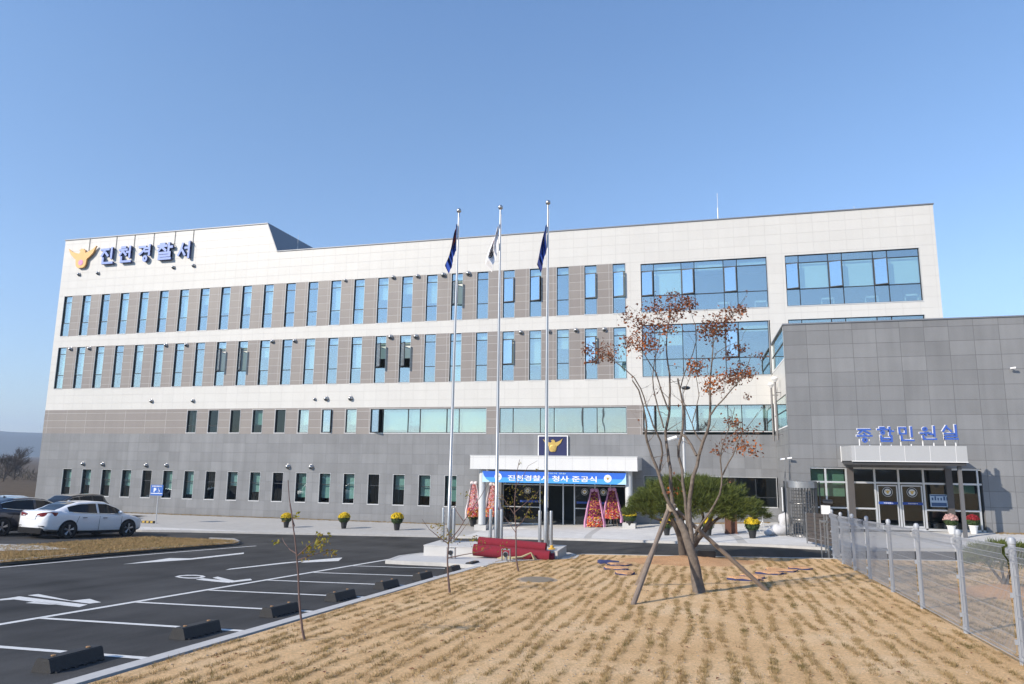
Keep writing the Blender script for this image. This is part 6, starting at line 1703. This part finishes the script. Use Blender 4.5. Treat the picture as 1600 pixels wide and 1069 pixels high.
sapling('thin bare sapling nearest the camera, a few yellow leaves on its right side', [(-5.593,1.297),(-5.669,1.651),(-5.747,2.181),(-5.802,2.523),(-5.882,2.905),(-5.973,3.274),(-6.015,3.556)], [([(-5.789,2.487),(-5.963,2.534),(-6.119,2.619),(-6.210,2.680)], 1), ([(-5.777,2.469),(-5.626,2.566),(-5.526,2.643),(-5.424,2.692),(-5.349,2.831)], -1), ([(-5.762,2.406),(-5.567,2.478),(-5.414,2.530),(-5.208,2.548)], 1), ([(-5.870,2.887),(-5.997,3.012),(-6.118,3.177)], 1)],
        [(p, n, r_) for p, n, r_ in zip([(-5.522,2.589),(-5.424,2.683),(-5.387,2.757),(-5.645,2.547),(-5.207,2.530),(-6.122,2.656),(-5.849,3.045),(-6.005,2.975)], (34, 26, 18, 16, 14, 8, 9, 5), (.12, .10, .08, .1, .06, .06, .05, .05))], (-5.603,9.583,1.296)[1], 1, .019)
sapling('sapling between the second wheel stops and the plinth, thin crossing branches', [(-5.405,1.016),(-5.444,1.363),(-5.468,1.701),(-5.448,2.043),(-5.438,2.208),(-5.488,2.385)], [([(-5.435,2.098),(-5.232,2.353),(-5.003,2.745),(-4.772,3.097),(-4.601,3.420)], 1), ([(-5.448,2.043),(-5.617,2.174),(-5.850,2.359),(-5.995,2.577)], -1), ([(-5.455,1.742),(-5.129,1.811),(-4.792,1.880),(-4.546,1.971)], 1), ([(-5.437,2.180),(-5.257,2.160),(-5.083,2.358),(-4.938,2.527)], -1), ([(-5.117,2.549),(-5.301,2.737),(-5.395,2.873)], .5)],
        [(p, n, r_) for p, n, r_ in zip([(-5.715,2.419),(-5.573,2.203),(-5.331,2.157),(-4.752,2.098),(-4.842,2.176),(-5.441,2.318),(-4.199,2.026),(-4.956,2.664),(-5.042,3.160)], (30, 16, 20, 34, 14, 16, 12, 12, 12), (.16, .1, .12, .18, .1, .1, .1, .1, .1))], (-5.405,15.218,1.016)[1], 2, .028)
sapling('sapling standing in front of the red carpet rolls', [(-5.096,0.775),(-5.156,1.087),(-5.179,1.527),(-5.184,1.970),(-5.228,2.506),(-5.196,3.048),(-5.163,3.595),(-5.089,3.907)], [([(-5.183,1.846),(-5.413,2.087),(-5.607,2.261)], 1), ([(-5.184,1.952),(-4.959,2.156),(-4.773,2.518),(-4.588,2.881)], -1), ([(-5.208,2.416),(-4.888,2.694),(-4.626,2.934),(-4.439,3.154)], 1), ([(-5.207,2.309),(-5.401,2.591),(-5.577,2.840),(-5.695,2.983)], -.5), ([(-5.178,3.175),(-4.971,3.470),(-4.858,3.727),(-4.593,3.876)], .6)],
        [(p, n, r_) for p, n, r_ in zip([(-4.966,2.963),(-4.738,2.788),(-5.308,2.810),(-5.496,2.588),(-4.886,2.497),(-4.588,3.007),(-5.088,3.797),(-4.592,3.621),(-5.616,2.857),(-4.734,2.323),(-5.187,2.202),(-4.437,2.760),(-5.388,3.098)], (30, 22, 20, 14, 18, 12, 8, 8, 12, 14, 14, 10, 14), (.22, .2, .2, .15, .18, .15, .06, .06, .12, .14, .12, .12, .16))], (-5.096,20.139,0.775)[1], 3, .026, 1.3)

# dry lawn: rows of turf tufts, blades and litter
def blades(name, m, seed, n_tuft, gen, ln, wd, per):
    rg = np.random.default_rng(seed)
    x, y, s = gen(rg, n_tuft)
    x = np.repeat(x, per); y = np.repeat(y, per); s = np.repeat(s, per); n = len(x)
    x = x + rg.normal(0, .022, n); y = y + rg.normal(0, .035, n)
    z = np.array([gh(a, b) for a, b in zip(x, y)]) - .004
    an = rg.uniform(0, 2 * math.pi, n); tilt = rg.uniform(.35, 1.25, n); L_ = ln * s * rg.uniform(.6, 1.3, n)
    dx, dy, dz = np.cos(an) * np.sin(tilt) * L_, np.sin(an) * np.sin(tilt) * L_, np.cos(tilt) * L_ * .9
    wx_, wy__ = -np.sin(an) * wd, np.cos(an) * wd
    v = np.empty((n, 3, 3))
    v[:, 0] = np.stack([x - wx_, y - wy__, z], 1); v[:, 1] = np.stack([x + wx_, y + wy__, z], 1); v[:, 2] = np.stack([x + dx, y + dy, z + dz], 1)
    me = bpy.data.meshes.new(name); me.vertices.add(n * 3); me.vertices.foreach_set('co', v.reshape(-1))
    me.loops.add(n * 3); me.loops.foreach_set('vertex_index', np.arange(n * 3, dtype=np.int32))
    me.polygons.add(n); me.polygons.foreach_set('loop_start', np.arange(0, n * 3, 3, dtype=np.int32))
    me.update(calc_edges=True); me.materials.append(m)
    o = bpy.data.objects.new(name, me); C.objects.link(o); o['kind'] = 'stuff'
    return o
M['dry_grass'] = leaf_mat('dry_grass', [(0.16, 0.10, 0.04), (0.30, 0.20, 0.085), (0.40, 0.28, 0.13), (0.20, 0.15, 0.05), (0.15, 0.125, 0.04)], .9, .2, 1.5)
ROW = .28
def rows(rg, n):
    k = rg.integers(0, 55, n * 3); x = -6.45 + k * ROW
    y = 2.5 + 24.1 * rg.random(n * 3) ** 1.25
    # tufts clump along the row; some stretches are bare
    c = np.sin(y * 5.1 + k * 2.3) + np.sin(y * 2.3 + k * 5.7) * .9 + np.sin(y * 11 + k) * .5 + rg.normal(0, .8, n * 3)
    keep = (c + .5 * np.sin(k * 7.7 + y * .6) > -.6) & (x + 0 < 9.0)
    mound = ((x + .6) / 2.4) ** 2 + ((y - 25) / 2.0) ** 2 < 1
    keep &= ~mound
    x = x + rg.normal(0, .030, n * 3) + .06 * np.sin(y * 1.3 + k * 1.9)
    x, y = x[keep][:n], y[keep][:n]
    return x, y, rg.uniform(.6, 1.25, len(x))
blades('grass', M['dry_grass'], 1, 34000, rows, .056, .0045, 11)
def loose(rg, n):
    x = rg.uniform(-6.45, 4.2, n); y = 2.5 + 24 * rg.random(n) ** 1.3; return x, y, rg.uniform(.4, .9, n)
blades('grass', M['dry_grass'], 2, 11000, loose, .035, .004, 3)
def fard(rg, n):
    x = rg.uniform(4.4, 21, n); y = rg.uniform(8, 26.6, n); return x, y, rg.uniform(.6, 1.2, n)
blades('grass', M['dry_grass'], 3, 7000, fard, .05, .007, 6)
IS = np.array(ISL)
def isl(rg, n):
    x = rg.uniform(IS[:, 0].min(), IS[:, 0].max(), n * 3); y = rg.uniform(IS[:, 1].min(), IS[:, 1].max(), n * 3)
    ins = np.zeros(n * 3, bool); j = len(IS) - 1
    for i in range(len(IS)):
        c = ((IS[i, 1] > y) != (IS[j, 1] > y)) & (x < (IS[j, 0] - IS[i, 0]) * (y - IS[i, 1]) / (IS[j, 1] - IS[i, 1]) + IS[i, 0]); ins ^= c; j = i
    x, y = x[ins][:n], y[ins][:n]; return x, y, rg.uniform(.7, 1.3, len(x))
blades('grass', M['dry_grass'], 4, 9000, isl, .08, .008, 8)
def foot(rg, n):
    x = rg.uniform(-46, -13, n); y = 41.5 - np.abs(rg.normal(0, .16, n)); return x, y, rg.uniform(.5, 1.1, n)
blades('grass', M['dry_grass'], 6, 3000, foot, .09, .012, 5)
def foot2(rg, n):
    x = np.where(rg.random(n) < .5, rg.uniform(-1, 3.5, n), rg.uniform(12.0, 20, n)); y = np.where(x < 5, 41.4, 35.3) - np.abs(rg.normal(0, .2, n)) - np.where(x < 5, 5.0, 0) * 0; return x, y, rg.uniform(.5, 1.1, n)
blades('grass', M['dry_grass'], 7, 1500, foot2, .09, .012, 5)
# fallen leaves and pebbles
rn = random.Random(77)
lt = MB()
for _ in range(420):
    x, y = rn.uniform(-6.3, 4.0), 4 + 22 * rn.random() ** 1.4; z = gh(x, y) + .012
    a = rn.uniform(0, 6.28); s = rn.uniform(.02, .05); c_, s2 = math.cos(a) * s, math.sin(a) * s
    lt.quad((x - c_, y - s2, z), (x + s2 * .5, y - c_ * .5, z + .012), (x + c_, y + s2, z + .004), (x - s2 * .5, y + c_ * .5, z + .015))
kind(lt.build('fallen_leaves', M['leaf_rust'], fix=False), 'stuff')
pb2 = MB()
for _ in range(2600):
    x, y = rn.uniform(-6.4, 4.2), 3.5 + 20 * rn.random() ** 1.6; r = rn.uniform(.004, .016); pb2.ball((x, y, gh(x, y) + r * .3), r, 5, 3, 0, (1, 1.2, .7))
kind(pb2.build('pebbles', mat('pebble', (.42, .33, .24), .95, 0, .3, 3), fix=False), 'stuff')

# far left: hills, bare trees and brush
hl = MB(); vs = []; nx_ = 120
def ridge(a): 
    return 50 + 8 * math.sin(a * 9.0 + 1.2) + 5 * math.sin(a * 21 + .4) + 2.2 * math.sin(a * 47) + 1.0 * math.sin(a * 101)
for j, f in enumerate((0, .25, .5, .8, 1.0, 1.5)):
    for i in range(nx_ + 1):
        a = R(-75) + R(150) * i / nx_; d = 1500 + f * 500
        h = ridge(a) * {0: 0, .25: .35, .5: .66, .8: .93, 1.0: 1.0, 1.5: 0}[f] * (1 + .10 * math.sin(a * 60 + j * 2) * (f < 1))
        vs.append((-d * math.sin(a + R(15)), d * math.cos(a + R(15)), h - (2 if f in (0, 1.5) else 0)))
hl.add(vs, [(j * (nx_ + 1) + i, j * (nx_ + 1) + i + 1, (j + 1) * (nx_ + 1) + i + 1, (j + 1) * (nx_ + 1) + i) for j in range(5) for i in range(nx_)])
kind(hl.build('hills', mat('hill_woods', (.035, .04, .03), .95, 0, .35, .02), None, True), 'structure')
def bare_tree(lab, x, y, h, seed, z0=0.0):
    rn = random.Random(seed); t = thing('bare_tree', lab, 'tree', (x, y, z0), 'bare trees at the far left')
    m_ = MB(); tw = MB()
    def grow(mb, p, d, ln, r, lev):
        pts = [Vector(p)]; d = Vector(d).normalized(); k = 5
        for i in range(k):
            d = (d + Vector((rn.gauss(0, .13), rn.gauss(0, .13), rn.gauss(0, .08) + .04))).normalized(); pts.append(pts[-1] + d * ln / k)
        mb.tube(pts, [r * (1 - .55 * i / k) for i in range(k + 1)], 5 if lev else 7, cap=False)
        if lev >= 4: return
        for i in range(2, k + 1):
            for q in range(2 if lev < 3 else 2):
                nd = (d + Vector((rn.gauss(0, .62), rn.gauss(0, .62), rn.gauss(0, .3) + .1))).normalized(); grow(tw, pts[i], nd, ln * rn.uniform(.45, .68), r * .45, lev + 1)
    grow(m_, (x, y, z0 - .2), (rn.gauss(0, .08), 0, 1), h * .42, h * .022, 0)
    m_.build('trunk', M['bare'], t, fix=False); tw.build('branches', M['bare'], t, fix=False)
bt = [(-101.330,-0.126), (-107.826,-0.422), (-97.688,0.068)]
bare_tree('bare dark tree at the far left picture edge, nearest to the building corner', bt[1][0], 92, 7.4, 3, bt[1][1] - .5)
bare_tree('bare dark tree at the far left, half cut by the picture edge', bt[0][0] - .5, 85, 6.4, 9, bt[0][1] - .5)
bk_ = MB(); rn = random.Random(31)
bkp = [(-113.602,-0.478),(-100.899,-0.244),(-104.872,2.282)]
for _ in range(2200):
    x = rn.uniform(bkp[0][0] - 30, bkp[1][0] + 6); y = rn.uniform(88, 108); z = bkp[0][1] - 1.2 + rn.random() * (2.2 + .7 * math.sin(x * .8))
    d = Vector((rn.gauss(0, .5), rn.gauss(0, .5), 1)).normalized(); l = rn.uniform(.4, 1.3); w = d.orthogonal() * .035
    p = Vector((x, y, z)); bk_.add([p - w, p + w, p + d * l], [(0, 1, 2)])
    if rn.random() < .5: leaf(bk_, p + d * l * .6, .28, rn)
kind(bk_.build('undergrowth', M['brush'], fix=False), 'stuff')
bm_ = MB(); vs = []; 
for i in range(40):
    for j in range(8):
        x = bkp[0][0] - 40 + i * 2.0; y = 82 + j * 4.0; f = j / 7
        vs.append((x, y, -.3 + (bkp[0][1] + .2) * min(1, f * 1.6) + .5 * math.sin(i * .9 + j) * f))
bm_.add(vs, [(j + i * 8, j + 1 + i * 8, j + 1 + (i + 1) * 8, j + (i + 1) * 8) for i in range(39) for j in range(7)])
kind(bm_.build('hillside', mat('red_bank', (.12, .075, .045), .95, 0, .4, .4), None, True), 'structure')

# ------------------------------------------------------------------ the air: thin haze that fades the far hills
hz = MB(); hz.box(-2800, 2800, -700, 2900, -4.0, 140.0)
m, nt, b = node_mat('haze_air'); nt.nodes.remove(b)
pv = N(nt, 'ShaderNodeVolumePrincipled'); pv.inputs['Color'].default_value = (0.66, 0.80, 1.0, 1); pv.inputs['Density'].default_value = 0.00042; pv.inputs['Anisotropy'].default_value = 0.2
nt.links.new(pv.outputs[0], nt.nodes['Material Output'].inputs['Volume'])
ho = hz.build('haze', m); kind(ho, 'stuff')
